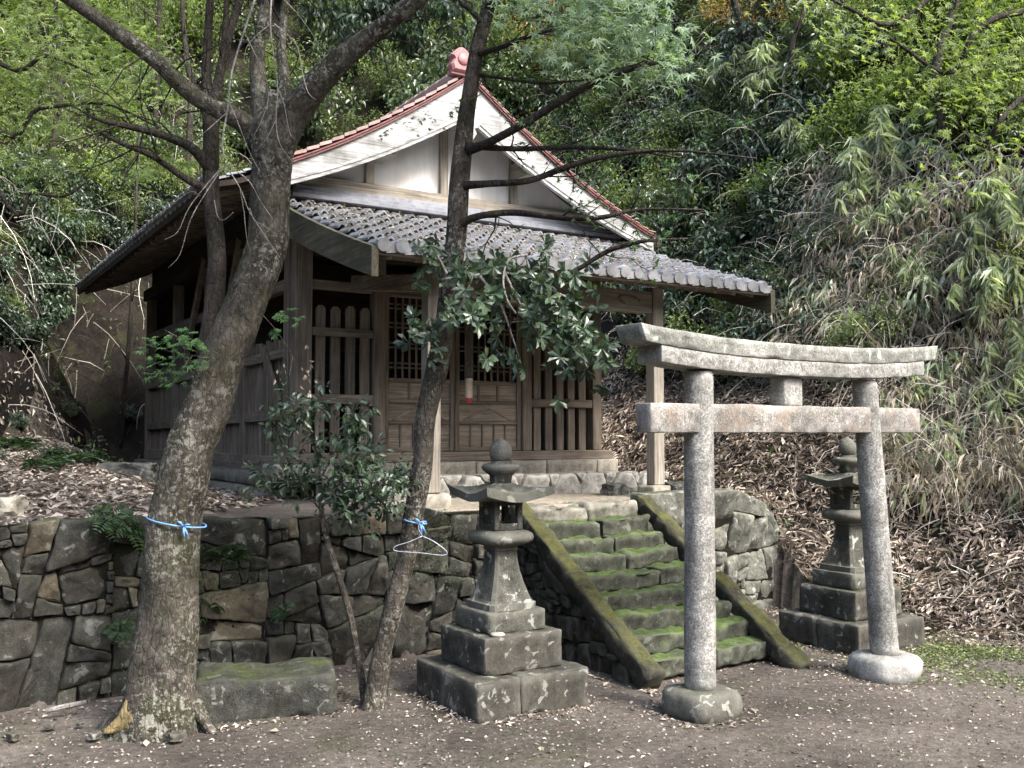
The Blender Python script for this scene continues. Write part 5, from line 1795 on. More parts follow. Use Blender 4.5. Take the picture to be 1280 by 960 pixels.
# glossy evergreen bough in front of the hall doors
ev = thing('evergreen_bough', 'glossy dark evergreen bough spreading in front of the hall doors', 'bough', W(590, 372, 5.40), 0)
O3 = ev.location
m = MB()
tips = []
for pts in ([(552, 350), (590, 345), (630, 340), (680, 360), (705, 390), (720, 425)], [(590, 345), (575, 385), (552, 412), (530, 430)], [(630, 340), (650, 380), (672, 415), (690, 440), (715, 470)],
            [(680, 360), (705, 370), (728, 385)], [(640, 345), (660, 335), (690, 335)], [(600, 345), (625, 380), (640, 420), (650, 450)], [(560, 345), (550, 325), (540, 315)], [(700, 390), (725, 410), (742, 450)], [(650, 380), (690, 395), (715, 420), (728, 445)]):
    P = [W(x_, y_, 5.22 + .06 * math.sin(x_ * .05)) for x_, y_ in pts]
    p2, r2 = smooth_path(P, list(np.linspace(.009, .003, len(P))), 5)
    m.tube(p2, r2, 6, .1)
    tips += p2[2:]
P2, r2 = smooth_path([W(x_, y_, 5.1) for x_, y_ in ((660, 318), (636, 325), (629, 350), (634, 375), (645, 392))], [.006] * 5, 5)
m.tube(P2, r2, 6, .1)
tp('branches', m, M['twig'], ev, kind='stuff')
parts = []
tips = [tips[i] for i in rng.permutation(len(tips))]
for p in tips + tips[::2]:
    d = np.array([rng.normal() * .6, -.6, -.15 + rng.normal() * .4])
    c = np.array(p) + rng.normal(size=3) * [.085, .10, .065] - np.array(O3)
    n = int(rng.integers(6, 11))
    an = rng.random() * 6.28 + np.arange(n) * 2.4
    d = d / np.linalg.norm(d)
    e1 = np.cross(d, [0, 0, 1]); e1 /= np.linalg.norm(e1); e2 = np.cross(d, e1)
    ax = d[None] * rng.uniform(.2, .9, n)[:, None] + e1[None] * np.cos(an)[:, None] + e2[None] * np.sin(an)[:, None] + [0, 0, -.25]
    nr = d[None] * 1.0 + rng.normal(size=(n, 3)) * .4 + [0, -.1, .5]
    parts.append((np.repeat(c[None], n, 0) + d[None] * rng.random((n, 1)) * .03, ax, nr, rng.uniform(.045, .085, n), rng.uniform(.026, .040, n), TO))
obj('foliage', leaf_mesh('foliage', parts), M['lf_dark'], ev)

# sapling with glossy leaves in front of the wall
sp = thing('sapling', 'thin sapling with small dark glossy leaves standing against the stone wall', 'sapling', W(457, 872, 5.5), 0)
O4 = sp.location
m = MB()
limb(m, [(457, 885, 5.5), (455, 865, 5.5), (447, 820, 5.5), (438, 770, 5.5), (422, 715, 5.5), (408, 670, 5.5), (402, 640, 5.5), (400, 600, 5.48)], [px_r(w_, 5.5) for w_ in (12, 11, 9, 8, 8, 8, 7, 5)], 8, 6, .25, 41)
ends = []
for pts in ([(402, 640), (380, 610), (360, 575), (340, 520)], [(402, 635), (430, 600), (470, 590), (500, 600)], [(400, 600), (395, 560), (380, 520), (372, 505)], [(400, 600), (420, 560), (430, 530), (440, 515)], [(400, 620), (440, 620), (480, 625)], [(380, 610), (350, 600), (335, 595)], [(420, 565), (450, 560), (465, 575)], [(402, 650), (425, 640), (450, 635)]):
    P = [W(x_, y_, 5.45 + rng.uniform(-.12, .12)) for x_, y_ in pts]
    p2, r2 = smooth_path(P, list(np.linspace(.006, .002, len(P))), 5)
    m.tube(p2, r2, 5, .1); ends += p2[4:]
tp('stem', m, M['bark_slim'], sp)
c = np.array([list(p) for p in ends for _ in range(2)] + [list(W(rng.uniform(400, 510), rng.uniform(575, 635), 5.45 + rng.normal() * .12)) for _ in range(60)]); c += rng.normal(size=c.shape) * [.06, .07, .05]; c -= np.array(O4)
obj('foliage', leaf_mesh('foliage', [cloud(c, 9, .06, (.035, .06), .5, TB, droop=.15, flat=.6, nrs=.35)]), M['lf_dark'], sp)

# blue string on the two trunks
def tape(name, label, cpx, cpy, Y, rad, tilt, root=None):
    c = W(cpx, cpy, Y)
    m = MB()
    n = 28
    pts = []
    for k in range(n + 1):
        an = 2 * math.pi * k / n
        pts.append(Vector((c.x + math.cos(an) * rad, c.y + math.sin(an) * rad, c.z - tilt * math.cos(an))))
    m.tube(pts, [.0045] * (n + 1), 6, cap=False)
    k = Vector((c.x + rad * .55, c.y - rad * .9, c.z - tilt * .5))
    for d in ((.035, -.01, .012), (.03, -.012, -.05), (-.028, -.012, .03), (.010, -.015, -.055)):
        e = k + Vector(d)
        m.tube([k, (k + e) / 2 + Vector((0, -.008, .006)), e], [.005, .006, .003], 5)
    m.smooth = True
    return tag(obj(name, m.mesh(name, c), M['blue_tape'], None, c), label, 'string')
tape('blue_string', 'blue plastic string knotted round the big leaning trunk', 221, 652, 5.115, px_r(64, 5.1) * 1.10, .028)
tape('blue_string', 'short blue plastic string tied round the slender trunk, holding the hanger', 519, 652, 5.42, px_r(25, 5.42) * 1.12, .012)
hg = MB()
Yh = 5.32
hp_ = [W(531, 655, Yh), W(526, 652, Yh), W(523, 660, Yh), W(528, 670, Yh)]
p2, r2 = smooth_path(hp_, [.0019] * 4, 4); hg.tube(p2, r2, 6)
loop = [W(528, 670, Yh), W(512, 677, Yh), W(496, 682, Yh), W(492, 686, Yh), W(497, 689, Yh), W(525, 691, Yh), W(553, 694, Yh), W(559, 691, Yh), W(555, 686, Yh), W(541, 676, Yh), W(528, 670, Yh)]
p2, r2 = smooth_path(loop, [.0019] * 11, 4); hg.tube(p2, r2, 6)
hg.smooth = True
o = W(528, 680, Yh)
tag(obj('coat_hanger', hg.mesh('coat_hanger', o), M['wire'], None, o), 'thin wire coat hanger hanging from the slender trunk', 'coat hanger')
# ---------------------------------------------------------------- litter, pebbles, weeds
def lay(n, X, Y, L, wr, tpl, lift=.01, tilt=.45, rnd=None, zs=None):
    n = len(X)
    Z = H(X, Y) if zs is None else zs
    N = surf_normal(X, Y)
    ax = rng.normal(size=(n, 3)); ax -= (ax * N).sum(1, keepdims=True) * N
    ax = unit(ax) + N * rng.normal(0, .22, n)[:, None]
    nr = N + rng.normal(size=(n, 3)) * tilt
    l = rng.uniform(*L, n)
    P = np.stack([X, Y, Z], 1) + N * rng.random(n)[:, None] * lift
    r = rng.random(n) if rnd is None else rnd
    return (P, ax, nr, l, l * wr, tpl, r)
def zone_litter(n, x0, x1, y0, y1, dmin, dmax, amin=None, amax=None, bmin=-9, bmax=99, patch=0.0):
    def test(X, Y):
        d = poly_dist(X, Y, FLAT); a, b = AB(X, Y)
        k = in_view(X, Y) & (d > dmin) & (d < dmax) & (b > bmin) & (b < bmax)
        if amin is not None: k &= a > amin
        if amax is not None: k &= a < amax
        if patch: k &= (wob(X * 1.5, Y * 1.5, 1.4) + rng.normal(0, .25, len(X))) > patch
        return k
    s = scatter(n, x0, x1, y0, y1, test)
    return s[:, 0], s[:, 1]
# right slope: thick carpet of narrow dead bamboo leaves
X, Y = zone_litter(71760, 0, 12, 5, 14, -.12, 2.9, amin=1.5)
X2, Y2 = zone_litter(4830, 0, 5, 6.5, 12, -.5, .05, amin=1.3, bmin=-2.6)
X = np.concatenate([X, X2]); Y = np.concatenate([Y, Y2])
kk = (wob(X * 1.4 + 3, Y * 1.4, 2.2) + rng.normal(0, .22, len(X))) > -.62
X, Y = X[kk], Y[kk]
sh = np.clip(rng.beta(1.5, 1.8, len(X)) + .22 * wob(X, Y, 2.5) + .12 * wob(X + 9, Y, 8), 0, 1)
tag(obj('leaf_litter', leaf_mesh('leaf_litter', [lay(0, X[:41000], Y[:41000], (.045, .14), .20, TL, .05, .5, sh[:41000]), lay(0, X[41000:], Y[41000:], (.012, .05), .45, TL, .04, .6, sh[41000:])]), M['lf_litter']), 'thick carpet of dead bamboo leaves covering the slope right of the hall', kind='stuff')
# left bank
X, Y = zone_litter(12419, -6, 0, 5.5, 12, -3.5, .15, amax=-1.75, bmin=-.33)
tag(obj('leaf_litter', leaf_mesh('leaf_litter', [lay(0, X, Y, (.035, .10), .38, TL, .03, .5)]), M['lf_litter']), 'dead leaves piled on the terrace left of the hall', kind='stuff')
X, Y = zone_litter(3449, -1, 8, 9, 17, .3, 9, amin=1.0)
P1 = lay(0, X, Y, (.05, .12), .35, TL, .04, .5)
tag(obj('leaf_litter', leaf_mesh('leaf_litter', [P1]), M['lf_litter']), 'sparse dead leaves on the upper hillside', kind='stuff')
# leaves and chips on the open dirt
X, Y = zone_litter(5520, -3.5, 5, 3.2, 8.2, -20, .1, bmax=-.5)
k = (AB(X, Y)[1] < -.5)
X, Y = X[k], Y[k]
tag(obj('fallen_leaves', leaf_mesh('fallen_leaves', [lay(0, X, Y, (.008, .034), .5, TL, .008, .35)]), M['lf_litter']), 'small fallen leaves scattered over the dirt', kind='stuff')
n = 130
X, Y = zone_litter(n, -3.5, 5, 3.3, 7.5, -20, .0, bmax=-.5)
tag(obj('fallen_leaves', leaf_mesh('fallen_leaves', [lay(0, X, Y, (.03, .06), .55, TL, .01, .3)]), M['lf_dry']), 'larger pale fallen leaves on the dirt', kind='stuff')
# leaf bits gathered against the wall, the lantern, the steps and the tree
def near_band(n, cx_, cy_, hx, hy, spread):
    k = rng.integers(0, 4, n); t = rng.uniform(-1, 1, n); o_ = np.abs(rng.normal(0, spread, n))
    a = np.where(k < 2, t * hx, np.where(k == 2, -hx - o_, hx + o_)); b = np.where(k == 0, -hy - o_, np.where(k == 1, hy + o_, t * hy))
    a, b = a + cx_, b + cy_
    P = np.array([C0.x + U.x * a + V.x * b, C0.y + U.y * a + V.y * b])
    return P[0], P[1]
XS, YS = [], []
for q in ((1500, -3.0, -.44, 2.4, .02, .14), (500, -1.44, -1.62, .36, .36, .06), (500, 1.49, -1.66, .36, .36, .08), (250, -.678, -2.43, .2, .2, .05), (200, .86, -2.43, .22, .22, .05), (350, -2.62, -1.10, .4, .22, .06), (350, -.62, -1.3, .05, .6, .08), (350, .66, -1.4, .05, .6, .08)):
    x_, y_ = near_band(*q); XS.append(x_); YS.append(y_)
X, Y = np.concatenate(XS), np.concatenate(YS)
a, b = AB(X, Y); k = b < -.46; X, Y = X[k], Y[k]
tag(obj('leaf_drifts', leaf_mesh('leaf_drifts', [lay(0, X, Y, (.012, .045), .42, TL, .012, .45)]), M['lf_litter']), 'small drifts of leaf bits against the wall foot and stone bases', kind='stuff')
# moss and tiny plants growing on the retaining wall
n = 16000
a = rng.uniform(-5.5, -.55, n); z = rng.uniform(.02, .98, n)
k = (wob(a * 3.1, z * 3.1, 1.9) + .25 * wob(a * 8, z * 8 + 4, 2) + rng.normal(0, .1, n)) > .38
a, z = a[k], z[k]; n = len(a)
P = np.stack([C0.x + U.x * a + V.x * (BW - .03), C0.y + U.y * a + V.y * (BW - .03), z], 1) + np.array(V)[None] * rng.uniform(-.02, .015, n)[:, None]
ax = rng.normal(size=(n, 3)) * .6 + np.array(-V)[None] * .7 + [0, 0, -.2]
tag(obj('wall_moss', leaf_mesh('wall_moss', [(P, ax, rng.normal(size=(n, 3)) * .5 + [0, -.4, .8], rng.uniform(.006, .022, n), rng.uniform(.005, .014, n), TF)]), M['lf_fern']), 'moss and tiny creeping plants on the left retaining wall', kind='stuff')
# gravel
def chips(n, X, Y, s0, s1):
    ico = [(0, 0, 1), (.9, 0, .3), (-.3, .85, .3), (-.6, -.7, .3), (.5, .6, -.3), (.3, -.8, -.4), (-.9, .1, -.3), (0, 0, -.6)]
    F_ = np.array([(0, 1, 4), (0, 4, 2), (0, 2, 6), (0, 6, 3), (0, 3, 5), (0, 5, 1), (1, 5, 7), (1, 7, 4), (4, 7, 2), (2, 7, 6), (6, 7, 3), (3, 7, 5)])
    T = np.array(ico)
    n = len(X)
    s = s0 + (s1 - s0) * rng.random(n) ** 3
    an = rng.random(n) * 6.283
    v = T[None] * s[:, None, None] * rng.uniform(.6, 1.2, (n, 8, 1)) * np.array([1, .8, .55])
    c, q = np.cos(an)[:, None], np.sin(an)[:, None]
    vx = v[..., 0] * c - v[..., 1] * q; vy = v[..., 0] * q + v[..., 1] * c
    Z = H(X, Y)
    v = np.stack([vx + X[:, None], vy + Y[:, None], v[..., 2] + (Z + s * .15)[:, None]], 2).reshape(-1, 3)
    f = (F_[None] + (np.arange(n) * 8)[:, None, None]).reshape(-1, 3)
    return mesh_np('gravel', v, [f], False, {'rnd': np.repeat(rng.random(n), 8)})
X, Y = zone_litter(16560, -3.5, 5, 3.2, 8.0, -20, .05, bmax=-.5)
M['gravel'] = leaf_mat('gravel_stone', [(0.05, 0.042, 0.037), (0.13, 0.115, 0.10), (0.26, 0.24, 0.215)], 0.0, 0.9, 0.2)
tag(obj('gravel', chips(0, X, Y, .003, .014), M['gravel']), 'fine gravel and grit on the packed dirt', kind='stuff')
# low green weeds right of the torii and here and there
X, Y = zone_litter(82800, 1.9, 6, 4.4, 8.4, -2.8, .15, bmax=-.9)
w_ = sst(X + (Y - 6) * .55, 2.2, 3.5) * sst(-poly_dist(X, Y, FLAT), -.2, .1) * (1 - sst(-poly_dist(X, Y, FLAT), .9, 2.2))
k = rng.random(len(X)) < w_ * np.clip(.25 + wob(X * 2, Y * 2, 2) * 1.1, .04, .8)
X, Y = X[k], Y[k]
pp = lay(0, X, Y, (.010, .030), .75, TF, .016, .5)
tag(obj('ground_weeds', leaf_mesh('ground_weeds', [pp]), M['lf_weed']), 'low green weeds creeping over the dirt at the right', kind='stuff')
X, Y = zone_litter(2208, -3.2, 4.2, 3.5, 8.0, -20, .05, bmax=-.5, patch=.35)
tag(obj('ground_weeds', leaf_mesh('ground_weeds', [lay(0, X, Y, (.006, .018), .7, TF, .01, .5)]), M['lf_fern']), 'tiny moss and weed patches on the dirt', kind='stuff')

# moss tufts and dirt along the feet of walls
# ---------------------------------------------------------------- ferns on the wall
def fern_proto(nf=7, L=.16):
    parts = []
    for k in range(nf):
        an = k * 6.283 / nf + rng.normal() * .3
        el = rng.uniform(.25, .9)
        d = np.array([math.cos(an), math.sin(an), el]); d /= np.linalg.norm(d)
        m = 9
        t = np.linspace(.12, 1, m)
        sp_ = d[None] * (t * L)[:, None] + np.array([0, 0, -1])[None] * (t ** 2.2 * L * .55)[:, None]
        side = np.cross(d, [0, 0, 1]); side /= np.linalg.norm(side)
        for s in (-1, 1):
            ax = side[None] * s + d[None] * .45 + np.array([0, 0, -.15])
            l = (L * .36) * np.sin(np.clip(t * 2.6 + .35, 0, 3.1)) + .006
            parts.append((sp_, np.repeat(ax, m, 0), np.repeat(np.array([[0, 0, 1.0]]), m, 0) + rng.normal(size=(m, 3)) * .15, l, l * .34, TF))
    return leaf_mesh('fern', parts)
fprot = [fern_proto(), fern_proto(9, .2), fern_proto(5, .12)]
fs = [(140, 648, 0, 'small fern growing over the top of the wall beside the big tree'), (155, 662, 1, 'fern drooping between two wall stones just left of the big trunk'), (262, 760, 2, 'small fern in a joint right of the big trunk'), (280, 700, 1, 'fern in front of the large dark wall stone right of the big trunk'),
      (235, 735, 2, 'fern in the wall joint hugging the right side of the big trunk'), (355, 765, 2, 'small fern above the round pebble in the wall'), (150, 790, 2, 'little fern low in the wall left of the big trunk'), (600, 765, 0, 'fern at the wall foot left of the lantern shaft'), (20, 545, 1, 'fern at the left edge of the leaf covered bank'),
      (95, 572, 1, 'green fern clump on the bank under the left eave'), (150, 560, 0, 'fern clump on the bank right of the green clump'), (60, 600, 0, 'fern low on the leaf covered bank'), (185, 540, 1, 'fern near the back corner of the hall')]
for i, (px, py, t, lb) in enumerate(fs):
    if py > 640:
        a_, z_ = on_plane_b(px, py, BW - .05)
        loc = SW(a_, BW - .06, z_)
        s = 1.0
    else:
        Y = 7.2 + (640 - py) * .02
        p = W(px, py, Y)
        loc = Vector((p.x, p.y, Hs(p.x, p.y) + .03)); s = 1.7
    o = obj('fern', fprot[t], M['lf_fern'], None, loc)
    o.scale = (s, s, s); o.rotation_euler = (R(35) if py > 640 else 0, 0, TH + i)
    tag(o, lb, 'fern', 'ferns on the wall and bank')

# ---------------------------------------------------------------- hillside vegetation
def hill_pts(n, x0, x1, y0, y1, dmin, dmax, mind, test=None):
    out = []
    tries = 0
    while len(out) < n and tries < n * 60:
        tries += 1
        x_, y_ = rng.uniform(x0, x1), rng.uniform(y0, y1)
        d = float(poly_dist(np.array([x_]), np.array([y_]), FLAT)[0])
        if not (dmin < d < dmax) or abs(x_ / y_) > .62: continue
        if test and not test(x_, y_): continue
        if any((x_ - p[0]) ** 2 + (y_ - p[1]) ** 2 < mind ** 2 for p in out): continue
        out.append((x_, y_))
    return out
def shrub_proto(rad, hgt, nb, per, L, wr, tpl=TB, droop=.25, lean=.35):
    """stems and a leaf cloud, leaning out of the slope towards -y"""
    stems = MB(); cs = []
    for k in range(nb):
        an = rng.random() * 6.283
        tip = Vector((math.cos(an) * rad * rng.uniform(.3, 1), math.sin(an) * rad * rng.uniform(.3, 1) - lean * hgt, hgt * rng.uniform(.35, 1.0)))
        mid = tip * .5 + Vector((0, 0, hgt * .15))
        p2, r2 = smooth_path([(0, 0, 0), mid, tip], [.016, .009, .003], 5)
        stems.tube(p2, r2, 5, .1)
        for q in p2[3:]:
            cs.append(list(q + Vector(rng.normal(size=3) * rad * .12)))
    cs = np.array(cs)
    return stems.mesh('stems'), leaf_mesh('foliage', [cloud(cs, per, rad * .26, L, wr, tpl, droop=droop, flat=.7)])
KINDS_ = {
    'dark': ([shrub_proto(.75, 1.1, 13, 15, (.06, .12), .45) for _ in range(4)], 'lf_shrub'),
    'broad': ([shrub_proto(.7, 1.0, 12, 14, (.08, .14), .5, droop=.45) for _ in range(3)], 'lf_dark'),
    'bright': ([shrub_proto(.8, 1.0, 13, 17, (.05, .09), .5, droop=.1) for _ in range(3)], 'lf_bright'),
    'mid': ([shrub_proto(.75, 1.0, 14, 22, (.04, .075), .5, droop=.1) for _ in range(3)], 'lf_mid'),
    'sun_patch': ([shrub_proto(.8, .9, 12, 16, (.05, .08), .5, droop=.1) for _ in range(1)], 'lf_sun_patch'),
}
def plant(kind, x_, y_, s, label, group, cat='shrub', name='shrub', tilt=0.0, dz=-.05):
    protos, mt = KINDS_[kind]
    st_, fo = protos[int(rng.integers(len(protos)))]
    r = thing(name, label, cat, (x_, y_, Hs(x_, y_) + dz), rng.uniform(-.6, .6), group)
    r.scale = (s, s, s * rng.uniform(.8, 1.15))
    obj('stems', st_, M['bark_dark'], r)
    obj('foliage', fo, M[mt], r)
    return r
def hp_at(px, py):
    """where the view ray through the photograph meets the hillside"""
    o = Vector((0, 0, EYE)); d = W(px, py, 1.0) - o
    Ys = np.arange(5.2, 32, .05)
    Xs = d.x * Ys; Zs = EYE + d.z * Ys
    hh = H(Xs, Ys)
    k = np.nonzero(hh > Zs)[0]
    if len(k) == 0: return None
    i = k[0]
    return Xs[i], Ys[i], hh[i]
ZONES = [  # x0, y0, x1, y1, kind weights, spacing in pixels, scale
    ((790, 20, 1080, 470), ('dark', 'dark', 'broad', 'mid'), 60, .66),
    ((860, 330, 1010, 440), ('broad', 'dark'), 55, .5),
    ((1040, 0, 1500, 210), ('bright', 'bright', 'mid'), 66, .75),
    ((1060, 170, 1500, 330), ('mid', 'bright', 'dark'), 100, .5),
    ((600, 90, 800, 330), ('mid', 'dark', 'mid'), 66, .65),
    ((360, 0, 640, 170), ('mid', 'mid', 'dark'), 66, .75),
    ((620, 0, 800, 90), ('sun_patch', 'mid', 'sun_patch'), 75, .6),
    ((930, 0, 1060, 60), ('sun_patch', 'mid'), 80, .6),
    ((-220, 0, 270, 110), ('bright', 'bright', 'mid'), 70, .75),
    ((-220, 110, 200, 230), ('mid', 'bright', 'mid'), 68, .6),
    ((180, 60, 380, 230), ('mid', 'dark'), 70, .6),
    ((-160, 235, 75, 420), ('broad', 'mid', 'broad'), 46, .5),
    ((60, 235, 215, 310), ('broad', 'mid', 'broad'), 44, .45),
    ((-120, 500, 190, 600), ('dark', 'broad'), 72, .22),
]
ZN = ['between hall roof and dry thicket', 'just above the right end of the porch roof', 'in the upper right corner of the hill', 'over the dry thicket at the right edge', 'close behind the right slope of the roof', 'behind the forked tree and left roof slope', 'behind the maple boughs above the roof peak', 'at the top of the hill, left of the drooping right boughs', 'in the upper left corner of the hill', 'at the left edge below the bright canopy', 'behind the fork of the big leaning tree', 'overhanging the bare bank at the left edge', 'above the bare bank, beside the left eave', 'on the leaf covered bank at the left edge']
cnt = 0
for zi, ((x0, y0, x1, y1), kinds, spx, s) in enumerate(ZONES):
    zn = ZN[zi]
    py = y0
    row = 0
    while py <= y1:
        px = x0 + (row % 2) * spx * .5
        while px <= x1:
            q = hp_at(px + rng.normal() * spx * .15, py + spx * .35 + rng.normal() * spx * .15)
            if q is not None:
                k = kinds[int(rng.integers(len(kinds)))]
                nm = {'dark': 'dark green leafy shrub', 'broad': 'dark glossy broad leaved shrub', 'bright': 'bright yellow green shrub', 'mid': 'mid green small leaved shrub', 'sun_patch': 'sunlit-earth coloured shrub'}[k]
                plant(k, q[0], q[1], s * rng.uniform(.8, 1.25) * (q[1] / 12), ' '.join((nm + ' ' + zn).split()[:13]) + ', ' + ('upper ' if py + spx * .35 < (y0 + y1) / 2 else 'lower ') + ('left' if px < (x0 + x1) / 2 else 'right') + ' part', nm.replace('shrub', 'shrubs') + ' ' + zn)
                cnt += 1
            px += spx
        py += spx * .8
        row += 1
print('shrubs', cnt)

# low undergrowth filling the slope
def undergrowth(n, test_px, L, wr, tpl, mat, name, label, hmax=.5, droop=.4, per=12, rad=.14, dmin=.35):
    X = rng.uniform(-12, 13, n * 12); Y = rng.uniform(5, 21, n * 12)
    d = poly_dist(X, Y, FLAT)
    k = in_view(X, Y, m=.3) & (d > dmin)
    X, Y = X[k], Y[k]; Z = H(X, Y)
    pxx = CX + F * X / Y; pyy = HOR - F * (Z - EYE) / Y
    k = test_px(pxx, pyy)
    n = int(n * 1.35)
    X, Y, Z = X[k][:n], Y[k][:n], Z[k][:n]
    if len(X) == 0:
        print('EMPTY', label); return None
    N = surf_normal(X, Y)
    c = np.stack([X, Y, Z], 1) + N * (rng.random(len(X)) * hmax)[:, None]
    return tag(obj(name, leaf_mesh(name, [cloud(c, per, rad, L, wr, tpl, droop=droop, flat=.8)]), M[mat]), label, kind='stuff')
undergrowth(2600, lambda x, y: (((x > 780) & (x < 1080) & (y < 470)) | ((x > 600) & (x <= 820) & (y < 330)) | ((x > 180) & (x < 650) & (y < 200)) | ((x < 200) & (y < 200))) , (.05, .11), .45, TB, 'lf_shrub', 'undergrowth', 'dense green undergrowth covering the steep hillside')
undergrowth(1500, lambda x, y: ((x > 1000) & (y < 330)) | ((x < 260) & (y < 240)), (.04, .09), .5, TB, 'lf_bright', 'undergrowth', 'bright green undergrowth on the upper left and right slopes')
undergrowth(420, lambda x, y: (x < 235) & (y > 190) & (y < 330), (.05, .10), .45, TB, 'lf_shrub', 'undergrowth', 'leafy creepers overhanging the bare bank behind the left eave', hmax=.45)
undergrowth(260, lambda x, y: (x < 215) & (y > 320) & (y < 500), (.04, .08), .45, TB, 'lf_shrub', 'undergrowth', 'sparse creepers on the bare bank', hmax=.15, dmin=0.02)
undergrowth(200, lambda x, y: (x < 190) & (y > 470) & (y < 590), (.03, .06), .45, TB, 'lf_shrub', 'undergrowth', 'low ferny undergrowth on the left bank', hmax=.15, dmin=-3)
undergrowth(60, lambda x, y: (x > 930) & (x < 1010) & (y > 650) & (y < 800), (.03, .06), .55, TB, 'lf_shrub', 'undergrowth', 'ivy at the end of the right stone wall', hmax=.12, per=16, rad=.10, dmin=-.3)
undergrowth(260, lambda x, y: (x > 880) & (x < 1280) & (y > 440) & (y < 800), (.03, .07), .45, TB, 'lf_fern', 'undergrowth', 'scattered small green plants on the leaf covered slope', hmax=.12, per=8, rad=.06)

# dry stems, vines and tangled twigs
def strands(n, test_px, L, r, mat, name, label, hang=0.0, up=.8, dmin=.2, yr=(5.5, 20), seg=5, curl=.35, lift=(.0, .5)):
    X = rng.uniform(-12, 13, n * 22); Y = rng.uniform(*yr, n * 22)
    d = poly_dist(X, Y, FLAT)
    k = in_view(X, Y, m=.3) & (d > dmin)
    X, Y = X[k], Y[k]; Z = H(X, Y)
    pxx = CX + F * X / Y; pyy = HOR - F * (Z - EYE) / Y
    k = test_px(pxx, pyy)
    n = int(n * 1.35)
    X, Y, Z = X[k][:n], Y[k][:n], Z[k][:n]
    n = len(X)
    N = surf_normal(X, Y)
    p = np.stack([X, Y, Z], 1) + N * rng.uniform(*lift, n)[:, None]
    d = unit(rng.normal(size=(n, 3)) * [1, .5, .6] + np.array([0, -.35, up]))
    l = rng.uniform(*L, n) / seg
    rad = rng.uniform(*r, n)
    V_, F_ = [], []
    for s in range(seg + 1):
        side = unit(np.cross(d, rng.normal(size=(n, 3)) * .2 + [0, 1, 0.1]))
        up_ = unit(np.cross(side, d))
        rr = (rad * (1 - .75 * s / seg))[:, None]
        for an in (0, 2.094, 4.189):
            V_.append(p + side * rr * math.cos(an) + up_ * rr * math.sin(an))
        p = p + d * l[:, None]
        d = unit(d + rng.normal(size=(n, 3)) * curl * .5 + np.array([0, -.05, -curl + hang]))
    v = np.stack(V_, 1)
    k3 = (seg + 1) * 3
    base = []
    for s in range(seg):
        for j in range(3):
            base.append((s * 3 + j, s * 3 + (j + 1) % 3, s * 3 + 3 + (j + 1) % 3, s * 3 + 3 + j))
    f = (np.array(base)[None] + (np.arange(n) * k3)[:, None, None]).reshape(-1, 4)
    return tag(obj(name, mesh_np(name, v.reshape(-1, 3), [f], False, {'rnd': np.repeat(rng.random(n), k3)}), M[mat]), label, kind='stuff')
right_dry = lambda x, y: (x > 1035 - (y - 250) * .25) & (y > 215) & (y < 640 + np.maximum(0, x - 1280) * .3) & ((x > 1080) | (y < 470))
strands(4300, right_dry, (.35, 1.1), (.0022, .005), 'straw', 'dry_stems', 'tangle of dry pale stems on the right bank', curl=.42)
strands(900, lambda x, y: (x > 560) & (x < 1090) & (y < 470), (.4, 1.3), (.002, .006), 'straw', 'dry_stems', 'bare twigs and vines among the hillside shrubs', curl=.3, lift=(.1, .6))
strands(420, lambda x, y: (x < 560) & (y < 330), (.5, 1.6), (.002, .007), 'straw', 'dry_stems', 'bare pale twigs and vines hanging on the left hillside', curl=.5, lift=(.1, .7))
strands(520, lambda x, y: (x < 260) & (y > 240) & (y < 520), (.25, .9), (.003, .009), 'bark_dark', 'roots', 'dark roots hanging on the bare earth bank', up=-.9, curl=.15, lift=(.03, .25), dmin=0.02)
strands(160, lambda x, y: (x < 230) & (y > 230) & (y < 520), (.5, 1.6), (.003, .008), 'straw', 'vines', 'pale vines hanging down the bare bank', up=-.9, curl=.2, lift=(0.02, .25), dmin=0.02)
strands(420, lambda x, y: (x > 850) & (y > 440) & (y < 800), (.2, .8), (.002, .005), 'straw', 'dry_stems', 'fallen sticks lying on the leaf covered slope', up=.1, curl=.12, lift=(.02, .08))

# dead and living narrow leaves in the dry thicket
def thicket(n, test_px, L, wr, mat, name, label, dmin=.3, hmax=.5, droop=1.0, per=7, rad=.16):
    X = rng.uniform(0, 13, n * 14); Y = rng.uniform(5, 18, n * 14)
    d = poly_dist(X, Y, FLAT); k = in_view(X, Y, m=.3) & (d > dmin); X, Y = X[k], Y[k]; Z = H(X, Y)
    k = test_px(CX + F * X / Y, HOR - F * (Z - EYE) / Y)
    n = int(n * 1.35)
    X, Y, Z = X[k][:n], Y[k][:n], Z[k][:n]
    N = surf_normal(X, Y)
    c = np.stack([X, Y, Z], 1) + N * (rng.random(len(X)) * hmax)[:, None]
    return tag(obj(name, leaf_mesh(name, [cloud(c, per, rad, L, wr, TL, droop=droop, flat=1.0, out=.5)]), M[mat]), label, kind='stuff')
thicket(2000, right_dry, (.08, .20), .13, 'lf_dry', 'dry_leaves', 'dry narrow leaves hanging in the thicket on the right bank')
thicket(520, right_dry, (.14, .26), .13, 'lf_bamboo', 'bamboo_leaves', 'sparse green bamboo leaves in the dry thicket')

